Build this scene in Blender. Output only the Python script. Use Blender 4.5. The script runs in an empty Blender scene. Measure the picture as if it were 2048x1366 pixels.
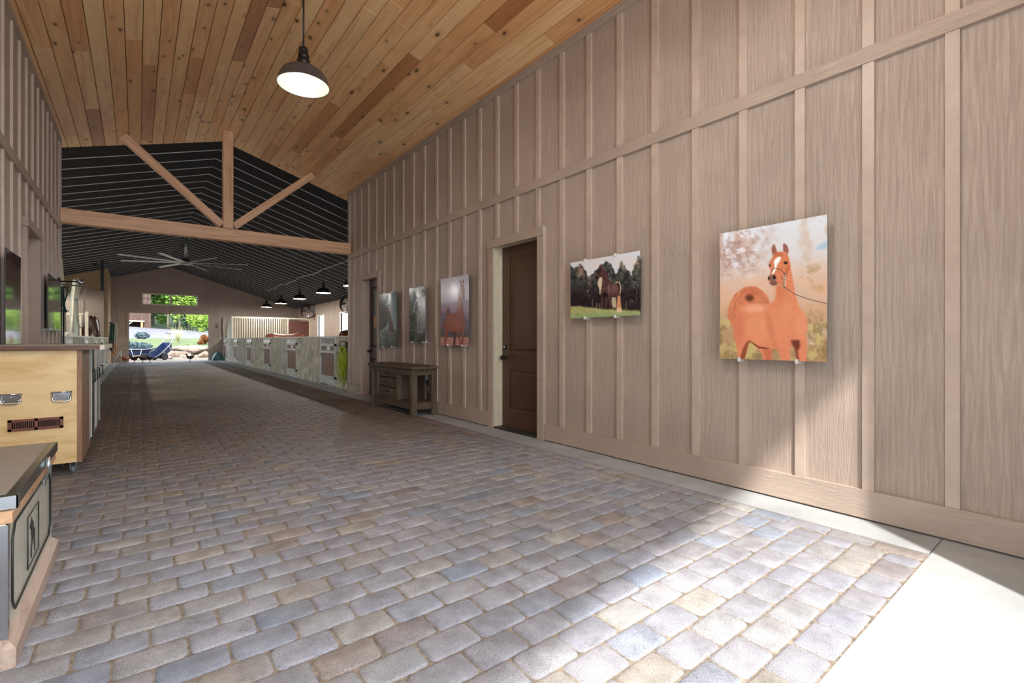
import bpy, bmesh, math, random
import numpy as np
from mathutils import Vector, Matrix
random.seed(7)
PI = math.pi
sc = bpy.context.scene
C = sc.collection

# ---------------------------------------------------------------- camera
FOC, HZ, CAMZ = 952.0, 679.0, 1.175
cam_d = bpy.data.cameras.new('camera'); cam = bpy.data.objects.new('camera', cam_d); C.objects.link(cam)
cam_d.sensor_width = 36; cam_d.lens = FOC / 2048 * 36; cam_d.clip_start = 0.02; cam_d.clip_end = 400
cam_d.shift_y = (HZ - 683) / 2048
cam.location = (0, 0, CAMZ)
cam.rotation_euler = (PI / 2, 0, -math.atan(749 / 952.0))
sc.camera = cam
# ---------------------------------------------------------------- world, sun, exposure
W = bpy.data.worlds.new('sky'); sc.world = W; W.use_nodes = True
wn = W.node_tree.nodes; bg = wn['Background']
bg.inputs['Color'].default_value = (0.81, 0.90, 1.0, 1); bg.inputs['Strength'].default_value = 1.95
sun_d = bpy.data.lights.new('sun', 'SUN'); sun = bpy.data.objects.new('sun', sun_d); C.objects.link(sun)
sun_d.energy = 2.7; sun_d.angle = math.radians(1.6); sun_d.color = (1, .97, .92)
SUN_EL = math.radians(50); SUN_H = Vector((.573, .82, 0)).normalized()      # horizontal heading of the light
sun_dir = (SUN_H * math.cos(SUN_EL) + Vector((0, 0, -math.sin(SUN_EL)))).normalized()
sun.rotation_euler = sun_dir.to_track_quat('-Z', 'Y').to_euler()
vs = sc.view_settings; vs.view_transform = 'Standard'; vs.look = 'None'; vs.gamma = 1; vs.use_curve_mapping = False
vs.exposure = 1.42
sc.cycles.use_denoising = True
sc.cycles.max_bounces = 10; sc.cycles.diffuse_bounces = 6; sc.cycles.glossy_bounces = 3
sc.cycles.sample_clamp_indirect = 12
LAMP_W = 150

def portal(name, loc, rot, sx, sy):                                          # daylight portals in the real openings
    d = bpy.data.lights.new(name, 'AREA'); d.shape = 'RECTANGLE'; d.size = sx; d.size_y = sy
    d.cycles.is_portal = True
    o = bpy.data.objects.new(name, d); C.objects.link(o); o.location = loc; o.rotation_euler = rot
portal('entrance_daylight', (1.37, -.4, 2.5), (PI / 2, 0, 0), 4.8, 5.0)
portal('far_door_daylight', (1.4, 31.95, 1.3), (-PI / 2, 0, 0), 3.5, 2.55)
# ---------------------------------------------------------------- colour and materials
def lin(c):
    r = []
    for v in c[:3]:
        v = v / 255.0
        r.append(v / 12.92 if v <= .04045 else ((v + .055) / 1.055) ** 2.4)
    return tuple(r)
class N:                                                                    # tiny node helper
    def __init__(s, name, rough=.6, metal=0, color=(128, 128, 128)):
        s.m = bpy.data.materials.new(name); s.m.use_nodes = True
        s.t = s.m.node_tree; s.b = s.t.nodes['Principled BSDF']
        s.b.inputs['Roughness'].default_value = rough; s.b.inputs['Metallic'].default_value = metal
        s.b.inputs['Base Color'].default_value = (*lin(color), 1)
    def n(s, kind, **kw):
        x = s.t.nodes.new(kind)
        for k, v in kw.items():
            if hasattr(x, k): setattr(x, k, v)
            else: x.inputs[k.replace('_', ' ')].default_value = v
        return x
    def l(s, a, b): s.t.links.new(a, b)
    def coords(s, scale=(1, 1, 1), kind='Object', off=None):
        tc = s.n('ShaderNodeTexCoord'); mp = s.n('ShaderNodeMapping')
        mp.inputs['Scale'].default_value = scale
        s.l(tc.outputs[kind], mp.inputs['Vector'])
        if off is not None:
            ad = s.n('ShaderNodeVectorMath', operation='ADD'); s.l(mp.outputs[0], ad.inputs[0]); s.l(off, ad.inputs[1]); return ad.outputs[0]
        return mp.outputs[0]
    def noise(s, vec, scale, detail=4, rough=.55, dist=0):
        x = s.n('ShaderNodeTexNoise'); x.inputs['Scale'].default_value = scale; x.inputs['Detail'].default_value = detail
        x.inputs['Roughness'].default_value = rough; x.inputs['Distortion'].default_value = dist
        s.l(vec, x.inputs['Vector']); return x.outputs['Fac']
    def ramp(s, fac, stops):
        r = s.n('ShaderNodeValToRGB'); e = r.color_ramp.elements
        while len(e) < len(stops): e.new(.5)
        for i, (p, c) in enumerate(stops):
            e[i].position = p; e[i].color = (*lin(c), 1) if len(c) == 3 else c
        s.l(fac, r.inputs[0]); return r.outputs[0]
    def mix(s, a, b, fac, mode='MIX'):
        x = s.n('ShaderNodeMix', data_type='RGBA', blend_type=mode)
        if isinstance(fac, float): x.inputs[0].default_value = fac
        else: s.l(fac, x.inputs[0])
        for i, v in ((6, a), (7, b)):
            if isinstance(v, tuple): x.inputs[i].default_value = (*lin(v), 1)
            else: s.l(v, x.inputs[i])
        return x.outputs[2]
    def col(s, c): s.l(c, s.b.inputs['Base Color']); return s
    def bump(s, h, strength=.3, dist=.01):
        x = s.n('ShaderNodeBump'); x.inputs['Strength'].default_value = strength; x.inputs['Distance'].default_value = dist
        s.l(h, x.inputs['Height']); s.l(x.outputs[0], s.b.inputs['Normal']); return s
def plain(name, color, rough=.55, metal=0, var=.0, vscale=8, bump=0, bscale=60, coat=0):
    s = N(name, rough, metal, color)
    if var:
        f = s.noise(s.coords(), vscale)
        lo = tuple(max(0, c * (1 - var)) for c in color); hi = tuple(min(255, c * (1 + var)) for c in color)
        s.col(s.ramp(f, [(.3, lo), (.7, hi)]))
    if bump: s.bump(s.noise(s.coords(), bscale), bump, .005)
    if coat: s.b.inputs['Coat Weight'].default_value = coat; s.b.inputs['Coat Roughness'].default_value = .08
    return s.m
def siding(name, color, axis):                                              # embossed wood-grain fibre siding
    s = N(name, .42, 0, color)
    sx = (90, 3.2, 1) if False else None
    scale = {'x': (1, 26, 2.2), 'y': (26, 1, 2.2), 'h': (2.2, 2.2, 30)}[axis]
    v = s.coords(scale); g = s.noise(v, 1.6, 6, .7, 1.4); g2 = s.noise(s.coords((1, 1, 1)), 1.1, 3)
    lo = tuple(c * .95 for c in color); hi = tuple(min(255, c * 1.05) for c in color)
    s.col(s.ramp(g2, [(.3, lo), (.7, hi)])); s.bump(g, .9, .010)
    return s.m
def wood(name, base, dark, scale, rough=.5, knots=0, knot_scale=(1, 1, 1), tint=False, bump=.15, contrast=1.0):
    s = N(name, rough)
    off = None
    if tint:
        at = s.n('ShaderNodeAttribute', attribute_name='tint'); sep = s.n('ShaderNodeSeparateColor'); s.l(at.outputs['Color'], sep.inputs[0])
        mu = s.n('ShaderNodeVectorMath', operation='SCALE'); s.l(at.outputs['Color'], mu.inputs[0]); mu.inputs['Scale'].default_value = 37.0
        off = mu.outputs[0]
    v = s.coords(scale, off=off)
    g = s.noise(v, 1, 7, .62, .8)
    c = s.ramp(g, [(.28, dark), (.5 + .08 * (1 - contrast), base), (.78, tuple(min(255, k * 1.10) for k in base))])
    if tint:
        t = s.ramp(sep.outputs[0], [(0, (178, 142, 116)), (.14, (228, 200, 178)), (.24, (242, 222, 204)), (.6, (250, 238, 224)), (1, (255, 255, 252))])
        c = s.mix(c, t, 1.0, 'MULTIPLY')
    if knots:
        vk = s.coords(knot_scale, off=off)
        warp = s.noise(vk, 2.2, 2)
        vo = s.n('ShaderNodeTexVoronoi'); vo.voronoi_dimensions = '2D' if tint else '3D'; vo.inputs['Scale'].default_value = 1.0; vo.inputs['Randomness'].default_value = 1.0; s.l(vk, vo.inputs['Vector'])
        ks = s.n('ShaderNodeMath', operation='MULTIPLY_ADD'); wm = s.ramp(s.noise(vk, .45, 1), [(.42, (0, 0, 0, 1)), (.62, (1, 1, 1, 1))]); wa = s.n('ShaderNodeMath', operation='MULTIPLY_ADD'); s.l(wm, wa.inputs[0]); wa.inputs[1].default_value = 1.3; s.l(warp, wa.inputs[2]); s.l(wa.outputs[0], ks.inputs[0]); ks.inputs[1].default_value = .13; s.l(vo.outputs['Distance'], ks.inputs[2])
        kc = s.ramp(ks.outputs[0], [(0, (1, 1, 1, 1)), (.05 + knots * .07, (.85, .85, .85, 1)), (.065 + knots * .09, (.18, .18, .18, 1)), (.10 + knots * .2, (0, 0, 0, 1))])
        c = s.mix(c, (84, 46, 26), kc)
    s.col(c); s.bump(g, bump, .004)
    return s.m
M = {}
M['wall_x'] = siding('taupe_siding', (182, 163, 149), 'x')
M['wall_y'] = siding('taupe_siding_cross', (180, 162, 148), 'y')
M['tan_y'] = siding('tan_siding', (196, 160, 118), 'y')
M['trim'] = siding('taupe_trim', (185, 166, 152), 'h')
M['trim_v'] = plain('taupe_batten', (187, 168, 154), .42, var=.04, bump=.15)
M['cream'] = plain('cream_paint', (222, 214, 190), .4, var=.03)
M['creamwood'] = plain('cream_jamb', (206, 196, 170), .4, var=.04)
M['pine'] = wood('knotty_pine_boards', (246, 206, 158), (222, 174, 124), (14, .9, 14), .34, 1.0, (4.2, 2.0, 4.2), True, .12)
M['cedar_x'] = wood('cedar_beam_wood', (230, 184, 146), (200, 142, 102), (1.2, 18, 18), .5, .3, (2.6, 7, 7))
M['cedar_z'] = wood('cedar_post_wood', (230, 184, 146), (200, 142, 102), (18, 18, 1.2), .5, .3, (7, 7, 2.2))
M['black'] = plain('black_roof_panel', (13, 13, 15), .9, var=.12, vscale=3)
M['seam'] = plain('pale_metal_seam', (196, 198, 202), .5, 0)
M['darkwood'] = wood('weathered_dark_wood', (96, 80, 62), (50, 38, 28), (18, 1.5, 14), .6, .2, (7, 3, 7), bump=.3)
M['darkwood_z'] = wood('weathered_leg_wood', (98, 84, 66), (54, 42, 32), (20, 20, 1.6), .6, .2, (8, 8, 3), bump=.3)
M['ply'] = wood('birch_plywood', (240, 206, 150), (220, 176, 112), (1.6, 3, 9), .4, 0)
M['oak'] = wood('oak_edging', (158, 120, 90), (112, 80, 58), (40, 40, 3), .55, 0)
M['walnut'] = wood('walnut_edge', (112, 78, 56), (78, 50, 36), (3, 40, 40), .45, 0)
M['brown'] = plain('brown_door_paint', (80, 53, 39), .38, var=.06, vscale=3)
M['darkdoor'] = plain('dark_door_paint', (58, 40, 32), .42, var=.06)
M['chrome'] = plain('polished_chrome', (205, 210, 215), .16, 1)
M['steel'] = plain('brushed_steel', (168, 172, 176), .34, .9)
M['blackmetal'] = plain('black_metal', (26, 26, 27), .4, .3)
M['white'] = plain('white_enamel', (236, 236, 230), .35)
M['whiteframe'] = plain('pale_aluminium_frame', (206, 208, 208), .38, .35)
M['concrete'] = plain('pale_concrete', (166, 168, 168), .75, var=.07, vscale=3, bump=.2, bscale=120)
M['sand'] = plain('joint_sand', (134, 122, 108), .9, var=.25, vscale=30)
# ---------------------------------------------------------------- mesh builder
def prop(o, label=None, cat=None, group=None, kind=None):
    if label: o['label'] = label
    if cat: o['category'] = cat
    if group: o['group'] = group
    if kind: o['kind'] = kind
    return o
def empty(name, loc=(0, 0, 0), label=None, cat=None, group=None, rz=0):
    o = bpy.data.objects.new(name, None); C.objects.link(o); o.location = loc; o.rotation_euler = (0, 0, rz)
    o.empty_display_size = .1
    return prop(o, label, cat, group)
class MB:
    def __init__(s): s.v = []; s.f = []; s.mi = []; s.sm = []; s.col = None
    def add(s, vs_, fs, mi=0, smooth=False):
        k = len(s.v); s.v += [tuple(p) for p in vs_]
        for f in fs: s.f.append(tuple(i + k for i in f)); s.mi.append(mi); s.sm.append(smooth)
        return s
    def box(s, x0, x1, y0, y1, z0, z1, mi=0):
        return s.add([(x0, y0, z0), (x1, y0, z0), (x1, y1, z0), (x0, y1, z0), (x0, y0, z1), (x1, y0, z1), (x1, y1, z1), (x0, y1, z1)],
                     [(0, 3, 2, 1), (4, 5, 6, 7), (0, 1, 5, 4), (1, 2, 6, 5), (2, 3, 7, 6), (3, 0, 4, 7)], mi)
    def bbox(s, x0, x1, y0, y1, z0, z1, b=.005, mi=0):                      # box with chamfered edges
        vs_ = []; 
        for sx in (0, 1):
            for sy in (0, 1):
                for sz in (0, 1):
                    X, Y, Z = (x0, x1)[sx], (y0, y1)[sy], (z0, z1)[sz]; dx, dy, dz = (b, -b)[sx], (b, -b)[sy], (b, -b)[sz]
                    vs_ += [(X, Y + dy, Z + dz), (X + dx, Y, Z + dz), (X + dx, Y + dy, Z)]
        bm = bmesh.new(); 
        for p in vs_: bm.verts.new(p)
        r = bmesh.ops.convex_hull(bm, input=list(bm.verts)); bm.verts.index_update()
        s.add([tuple(v.co) for v in bm.verts], [tuple(v.index for v in f.verts) for f in bm.faces], mi); bm.free(); return s
    def hexa(s, p, mi=0):                                                   # 8 points: bottom 4 then top 4
        return s.add(p, [(0, 3, 2, 1), (4, 5, 6, 7), (0, 1, 5, 4), (1, 2, 6, 5), (2, 3, 7, 6), (3, 0, 4, 7)], mi)
    def prism(s, pts, vec, mi=0):                                           # polygon extruded along vec
        n = len(pts); q = [tuple(Vector(p) + Vector(vec)) for p in pts]
        return s.add(list(pts) + q, [tuple(range(n))[::-1], tuple(range(n, 2 * n))] + [(i, (i + 1) % n, n + (i + 1) % n, n + i) for i in range(n)], mi)
    def bar(s, a, b, w, h, mi=0, up=(0, 0, 1)):                             # square bar between two points
        a, b = Vector(a), Vector(b); d = (b - a).normalized(); u = Vector(up)
        if abs(d.dot(u)) > .99: u = Vector((0, 1, 0))
        r = d.cross(u).normalized(); u = r.cross(d).normalized(); r *= w / 2; u *= h / 2
        return s.hexa([tuple(p) for p in (a - r - u, a + r - u, a + r + u, a - r + u, b - r - u, b + r - u, b + r + u, b - r + u)], mi)
    def tube(s, pts, r, seg=8, mi=0, close=False, caps=True):
        pts = [Vector(p) for p in pts]; n = len(pts); rs = r if isinstance(r, (list, tuple)) else [r] * n
        k = len(s.v); prev = None; rings = []
        for i, p in enumerate(pts):
            d = (pts[(i + 1) % n] - pts[i - 1]) if close else (pts[min(i + 1, n - 1)] - pts[max(i - 1, 0)])
            d = d.normalized() if d.length > 1e-9 else Vector((0, 0, 1))
            if prev is None:
                a = Vector((0, 0, 1)) if abs(d.z) < .9 else Vector((1, 0, 0)); u = d.cross(a).normalized()
            else:
                u = prev - d * prev.dot(d); u = u.normalized() if u.length > 1e-6 else d.orthogonal().normalized()
            prev = u; w = d.cross(u)
            rings.append([tuple(p + (u * math.cos(t) + w * math.sin(t)) * rs[i]) for t in [2 * PI * j / seg for j in range(seg)]])
        vs_ = [p for g in rings for p in g]; fs = []
        for i in range(n if close else n - 1):
            a, b = i * seg, ((i + 1) % n) * seg
            fs += [(a + j, a + (j + 1) % seg, b + (j + 1) % seg, b + j) for j in range(seg)]
        if not close and caps: fs += [tuple(range(seg))[::-1], tuple(range((n - 1) * seg, n * seg))]
        return s.add(vs_, fs, mi, True)
    def lathe(s, prof, c=(0, 0, 0), seg=32, mi=0, axis='z', cap=True):      # profile of (radius, height)
        vs_ = []; fs = []; n = len(prof)
        for r, h in prof:
            for j in range(seg):
                t = 2 * PI * j / seg; a, b = r * math.cos(t), r * math.sin(t)
                q = {'z': (a, b, h), 'y': (a, h, b), 'x': (h, a, b)}[axis]
                vs_.append((q[0] + c[0], q[1] + c[1], q[2] + c[2]))
        for i in range(n - 1):
            fs += [(i * seg + j, i * seg + (j + 1) % seg, (i + 1) * seg + (j + 1) % seg, (i + 1) * seg + j) for j in range(seg)]
        if cap: fs += [tuple(range(seg))[::-1], tuple(range((n - 1) * seg, n * seg))]
        return s.add(vs_, fs, mi, True)
    def loft(s, secs, seg=14, mi=0):                                        # sections: (centre, side radius, up radius, forward dir)
        vs_ = []; fs = []
        for c, ra, rb, d in secs:
            c = Vector(c); d = Vector(d).normalized(); side = Vector((1, 0, 0)) if abs(d.x) < .95 else Vector((0, 1, 0))
            side = (side - d * side.dot(d)).normalized(); up = side.cross(d)
            vs_ += [tuple(c + side * math.cos(2 * PI * j / seg) * ra + up * math.sin(2 * PI * j / seg) * rb) for j in range(seg)]
        n = len(secs)
        for i in range(n - 1): fs += [(i * seg + j, i * seg + (j + 1) % seg, (i + 1) * seg + (j + 1) % seg, (i + 1) * seg + j) for j in range(seg)]
        fs += [tuple(range(seg))[::-1], tuple(range((n - 1) * seg, n * seg))]
        return s.add(vs_, fs, mi, True)
    def xf(s, m, k=0):
        s.v = s.v[:k] + [tuple(m @ Vector(p)) for p in s.v[k:]]; return s
    def build(s, name, mats, parent=None, loc=None, remesh=None, **kw):
        me = bpy.data.meshes.new(name); me.from_pydata(s.v, [], s.f)
        mats = mats if isinstance(mats, (list, tuple)) else [mats]
        for m in mats: me.materials.append(M[m] if isinstance(m, str) else m)
        me.polygons.foreach_set('material_index', s.mi); me.polygons.foreach_set('use_smooth', s.sm)
        if s.col is not None:
            a = me.color_attributes.new('tint', 'FLOAT_COLOR', 'POINT')
            a.data.foreach_set('color', np.asarray(s.col, dtype=np.float32).ravel())
        me.update(); o = bpy.data.objects.new(name, me); C.objects.link(o)
        if parent: o.parent = parent
        if loc is not None: o.location = loc
        if remesh:
            md = o.modifiers.new('r', 'REMESH'); md.mode = 'VOXEL'; md.voxel_size = remesh; md.use_smooth_shade = True
            ms = o.modifiers.new('s', 'SMOOTH'); ms.factor = .5; ms.iterations = 6
        return prop(o, **kw)
def fix_normals(o):
    bm = bmesh.new(); bm.from_mesh(o.data); bmesh.ops.recalc_face_normals(bm, faces=bm.faces); bm.to_mesh(o.data); bm.free(); return o
def dup(root, loc=None, rz=None, **kw):                                     # a thing with copies of its parts and sub-parts
    def cp(o, par):
        c = o.copy(); C.objects.link(c)
        if par: c.parent = par
        for ch in o.children: cp(ch, c)
        return c
    r = cp(root, None)
    if loc is not None: r.location = loc
    if rz is not None: r.rotation_euler = (0, 0, rz)
    return prop(r, **kw)

# ---------------------------------------------------------------- dimensions
XL, XR = -.982, 3.72            # corridor walls
YE = 10.66                      # corridor ends, barn aisle begins
XM = 1.365                      # ridge line
ZW = lambda x: 5.175 - .305 * abs(x - XM)      # wood ceiling
ZB = lambda x, y=20.0: 5.19 - .0048 * (y - 11) - .315 * abs(x - XM)       # black ceiling
YF = 31.7                       # far gable wall
XO, XQ = 7.76, -5.03            # outer walls of the barn
XS, XT = 3.85, -1.05            # stall fronts right, left
ZS = 1.26                       # stall front height

def wall(mb, axis, pos, th, u0, u1, z0, top, holes, breaks=(), mi=0):
    """wall with holes; axis 'x' = plane of constant x, u along y; 'y' = plane of constant y, u along x"""
    bs = sorted({u0, u1, *[b for b in breaks if u0 < b < u1], *[h[0] for h in holes], *[h[1] for h in holes]})
    tf = top if callable(top) else (lambda u: top)
    for a, b in zip(bs, bs[1:]):
        m = (a + b) / 2; hs = sorted([h for h in holes if h[0] <= m <= h[1]], key=lambda h: h[2])
        z = z0; segs = []
        for h in hs:
            if h[2] > z + 1e-4: segs.append((z, h[2], False))
            z = h[3]
        segs.append((z, None, True))
        for za, zb, last in segs:
            ta, tb = (tf(a), tf(b)) if last else (zb, zb)
            if axis == 'x': p = [(pos, a, za), (pos + th, a, za), (pos + th, b, za), (pos, b, za), (pos, a, ta), (pos + th, a, ta), (pos + th, b, tb), (pos, b, tb)]
            else: p = [(a, pos, za), (b, pos, za), (b, pos + th, za), (a, pos + th, za), (a, pos, ta), (b, pos, tb), (b, pos + th, tb), (a, pos + th, ta)]
            mb.hexa(p, mi)
def battens(mb, axis, face, out, us, w, z0, top, holes, mi=1):
    """battens standing 'out' (signed) proud of the face, cut around holes"""
    tf = top if callable(top) else (lambda u: top)
    for u in us:
        cuts = [(h[2], h[3]) for h in holes if h[0] - w / 2 < u < h[1] + w / 2]
        z = z0; T = min(tf(u - w / 2), tf(u + w / 2)); segs = []
        for a, b in sorted(cuts):
            if a > z + .02: segs.append((z, a))
            z = max(z, b)
        if T > z + .02: segs.append((z, T))
        a, b = sorted((face, face + out))
        for za, zb in segs:
            if axis == 'x': mb.box(a, b, u - w / 2, u + w / 2, za, zb, mi)
            else: mb.box(u - w / 2, u + w / 2, a, b, za, zb, mi)
def structure(o): o['kind'] = 'structure'; return o

# ---------------------------------------------------------------- right wall of the corridor
FR = XR + .025                                                             # siding face, battens 25 mm proud
us = [.592 + .406 * k for k in range(-2, 25)]
DR = [(4.235, 5.125, 0, 2.41), (9.02, 9.79, 0, 2.42)]
DRc = [(4.126, 5.235, 0, 2.50), (8.91, 9.90, 0, 2.52)]
mb = MB(); wall(mb, 'x', FR, .13, -.35, YE + .02, 0, ZW(XR) + .05, DR)
battens(mb, 'x', FR, -.022, us, .064, .19, 2.97, DRc); battens(mb, 'x', FR, -.022, us, .064, 3.07, ZW(XR) - .02, [])
structure(mb.build('wall_right', ['wall_x', 'trim_v']))
mb = MB(); mb.box(XR - .005, FR, -.35, YE + .02, 2.97, 3.075); structure(mb.build('trim_1', ['trim']))
mb = MB()
for a, b in ((-.35, 4.126), (5.235, 8.91)): mb.box(XR - .005, FR, a, b, .012, .195)
structure(mb.build('baseboard_right', ['trim']))
mb = MB(); mb.box(XR - .01, FR, -.35, YE + .02, ZW(XR) - .075, ZW(XR) - .0); mb.box(XR - .03, XR - .008, -.35, YE, ZW(XR) - .03, ZW(XR) - .0)
structure(mb.build('trim_2', ['trim']))
mb = MB(); mb.box(XR - .008, FR + .14, YE - .01, YE + .02, 0.2, 4.5); mb.box(XR - .008, FR, YE - .075, YE - .01, .2, 4.42); structure(mb.build('trim_3', ['trim_v']))
mb = MB(); mb.box(XR - .03, XR + .01, 9.9, YE + .03, .005, .205); structure(mb.build('trim_4', [plain('weathered_plank', (150, 146, 132), .7, var=.2, vscale=12)]))
# ---------------------------------------------------------------- left wall of the corridor
FL = XL - .025
usl = [6.50 + .406 * k for k in range(-16, 11)]
DL = [(7.62, 8.42, 0, 2.44)]; DLc = [(7.52, 8.52, 0, 2.54)]
mb = MB(); wall(mb, 'x', FL - .13, .13, -.35, YE + .02, 0, ZW(XL) + .05, DL)
battens(mb, 'x', FL, .022, usl, .064, .19, 2.97, DLc); battens(mb, 'x', FL, .022, usl, .064, 3.07, ZW(XL) - .02, [])
structure(mb.build('wall_left', ['wall_x', 'trim_v']))
mb = MB(); mb.box(FL, XL + .005, -.35, YE + .02, 2.965, 3.07); structure(mb.build('trim_5', ['trim']))
mb = MB()
for a, b in ((-.35, 7.52), (8.52, YE)): mb.box(FL, XL + .005, a, b, .012, .195)
structure(mb.build('baseboard_left', ['trim']))
mb = MB(); mb.box(FL, XL + .01, -.35, YE + .02, ZW(XL) - .075, ZW(XL)); structure(mb.build('trim_6', ['trim']))
mb = MB(); mb.box(FL - .14, XL + .008, YE - .01, YE + .02, 0, 4.5); mb.box(FL, XL + .008, YE - .075, YE - .01, 0.2, 4.42); structure(mb.build('trim_7', ['trim_v']))
# casings
def casing(name, side, y0, y1, zt, w, sill):
    x0, x1 = (XR - .014, FR) if side > 0 else (FL, XL + .014)
    mb = MB(); mb.box(x0, x1, y0, y0 + w, 0, zt); mb.box(x0, x1, y1 - w, y1, 0, zt); mb.box(x0 - (.012 if side > 0 else 0), x1 + (0 if side > 0 else .012), y0 - sill, y1 + sill, zt - w, zt)
    return structure(mb.build(name, ['trim']))
casing('trim_8', 1, 4.126, 5.235, 2.50, .109, .005); casing('trim_9', 1, 8.91, 9.90, 2.52, .11, .03); casing('trim_10', -1, 7.52, 8.52, 2.54, .1, .03)
mb = MB()                                                                  # jamb linings
for y0, y1, zt in ((4.235, 5.125, 2.41),):
    mb.box(FR - .02, FR + .135, y0 - .012, y0 + .008, 0, zt); mb.box(FR - .02, FR + .135, y1 - .008, y1 + .012, 0, zt); mb.box(FR - .02, FR + .135, y0, y1, zt - .008, zt + .012)
structure(mb.build('trim_11', ['creamwood']))
mb = MB(); y0, y1, zt = 9.02, 9.79, 2.42; mb.box(FR - .02, FR + .135, y0 - .012, y0 + .008, 0, zt); mb.box(FR - .02, FR + .135, y1 - .008, y1 + .012, 0, zt); mb.box(FR - .02, FR + .135, y0, y1, zt - .008, zt + .012)
structure(mb.build('trim_17', ['trim_v']))
# ---------------------------------------------------------------- doors
def panel_door(name, y0, y1, z0, z1, x, mat, side=1):                       # two-panel door with recessed panels
    mb = MB(); t = .045 * side
    st = .13; rails = [(z0, z0 + .22), (1.0 - .22, 1.0), (z1 - .14, z1)]
    xa, xb = sorted((x, x + t))
    mb.box(xa, xb, y0, y0 + st, z0, z1); mb.box(xa, xb, y1 - st, y1, z0, z1)
    for a, b in rails: mb.box(xa, xb, y0 + st, y1 - st, a, b)
    xc = x + .016 * side
    for a, b in ((rails[0][1], rails[1][0]), (rails[1][1], rails[2][0])):
        ya, yb = y0 + st, y1 - st
        xd = x + .02 * side
        mb.box(*sorted((xd, x + t)), ya, yb, a, b)
        i = .045
        f = [(x + .001, ya, a), (x + .001, yb, a), (x + .001, yb, b), (x + .001, ya, b), (xc, ya + .02, a + .02), (xc, yb - .02, a + .02), (xc, yb - .02, b - .02), (xc, ya + .02, b - .02)]
        mb.add(f, [(0, 1, 5, 4), (1, 2, 6, 5), (2, 3, 7, 6), (3, 0, 4, 7)])
        xe = x + .006 * side
        f = [(xc + .003 * side, ya + .03, a + .03), (xc + .003 * side, yb - .03, a + .03), (xc + .003 * side, yb - .03, b - .03), (xc + .003 * side, ya + .03, b - .03), (xe, ya + .06, a + .06), (xe, yb - .06, a + .06), (xe, yb - .06, b - .06), (xe, ya + .06, b - .06)]
        mb.add(f, [(0, 1, 5, 4), (1, 2, 6, 5), (2, 3, 7, 6), (3, 0, 4, 7), (4, 5, 6, 7)])
    return structure(mb.build(name, [mat]))
d1 = panel_door('door_1', 4.236, 5.124, .02, 2.409, 3.86, 'brown')
d2 = panel_door('door_2', 9.021, 9.789, .0, 2.419, 3.86, 'darkdoor')
d3 = panel_door('door_3', 7.62, 8.42, .02, 2.44, FL - .11, 'wall_x', -1)
def lockset(par, y, x):
    mb = MB(); mb.lathe([(.001, -.012), (.032, -.012), (.034, -.004), (.034, 0)], (x, y, 1.075), 20, 0, 'x'); mb.lathe([(.001, -.022), (.014, -.022), (.016, -.012)], (x, y, 1.075), 16, 1, 'x')
    mb.build('deadbolt', ['blackmetal', 'chrome'], par)
    mb = MB(); mb.lathe([(.001, -.01), (.03, -.01), (.032, 0)], (x, y, .935), 20, 0, 'x'); mb.lathe([(.001, -.075), (.02, -.073), (.029, -.06), (.027, -.045), (.012, -.034), (.012, -.01)], (x, y, .935), 20, 0, 'x')
    mb.build('door_knob', ['blackmetal'], par)
lockset(d1, 5.05, 3.86); lockset(d2, 9.71, 3.86)
for par, y0, y1, zt in ((d1, 4.24, 5.12, 0),):
    mb = MB(); mb.box(3.72, 3.87, y0, y1, .0, .022); mb.build('threshold', [plain('dark_threshold', (44, 46, 42), .5)], par)
mb = MB(); mb.box(3.846, 3.856, 9.20, 9.52, 1.42, 1.66); prop(mb.build('notice', [plain('brown_notice_paper', (176, 142, 112), .8)]), 'tan paper notice on the dark door behind the console table', 'notice')
# ---------------------------------------------------------------- ceilings
mb = MB(); cols = []
rnd = random.Random(3)
def board(xa, xb, ya, yb, side):
    za, zb = ZW(xa), ZW(xb); g = .0028
    xa2, xb2 = xa + g, xb - g; ya2, yb2 = ya + .0008, yb - .0008
    za, zb = ZW(xa2), ZW(xb2); k = len(mb.v); c = .005
    v = [(xa2, ya2, za + c), (xb2, ya2, zb + c), (xb2, yb2, zb + c), (xa2, yb2, za + c),
         (xa2 + c, ya2 + c, ZW(xa2 + c)), (xb2 - c, ya2 + c, ZW(xb2 - c)), (xb2 - c, yb2 - c, ZW(xb2 - c)), (xa2 + c, yb2 - c, ZW(xa2 + c)),
         (xa2, ya2, za + .02), (xb2, ya2, zb + .02), (xb2, yb2, zb + .02), (xa2, yb2, za + .02)]
    mb.add(v, [(4, 7, 6, 5), (0, 4, 5, 1), (1, 5, 6, 2), (2, 6, 7, 3), (3, 7, 4, 0), (0, 1, 9, 8), (1, 2, 10, 9), (2, 3, 11, 10), (3, 0, 8, 11)])
    t = rnd.random(); a, b = rnd.random(), rnd.random(); cols.extend([(t, a, b, 1)] * 12)
pitch = .1645
for side in (-1, 1):
    k = 0
    while True:
        a, b = XM + side * pitch * k, XM + side * pitch * (k + 1)
        if side < 0 and a < XL - .35: break
        if side > 0 and a > XR + .42: break
        y = -.35 - rnd.random() * 2.5
        while y < 11.16:
            y2 = y + rnd.choice([1.2, 1.8, 2.4, 3.0, 3.6, 3.6])
            ya, yb = max(y, -.35), min(y2, 11.16)
            xa, xb = min(a, b), max(a, b)
            out = xb < XL - .02 or xa > XR + .02
            if out: ya = max(ya, YE - .1)
            if yb - ya > .05: board(xa, xb, ya, yb, side)
            y = y2
        k += 1
mb.col = cols
structure(mb.build('ceiling', ['pine']))
mb = MB()                                                                   # roof deck above the boards, and the dropped edge
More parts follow.
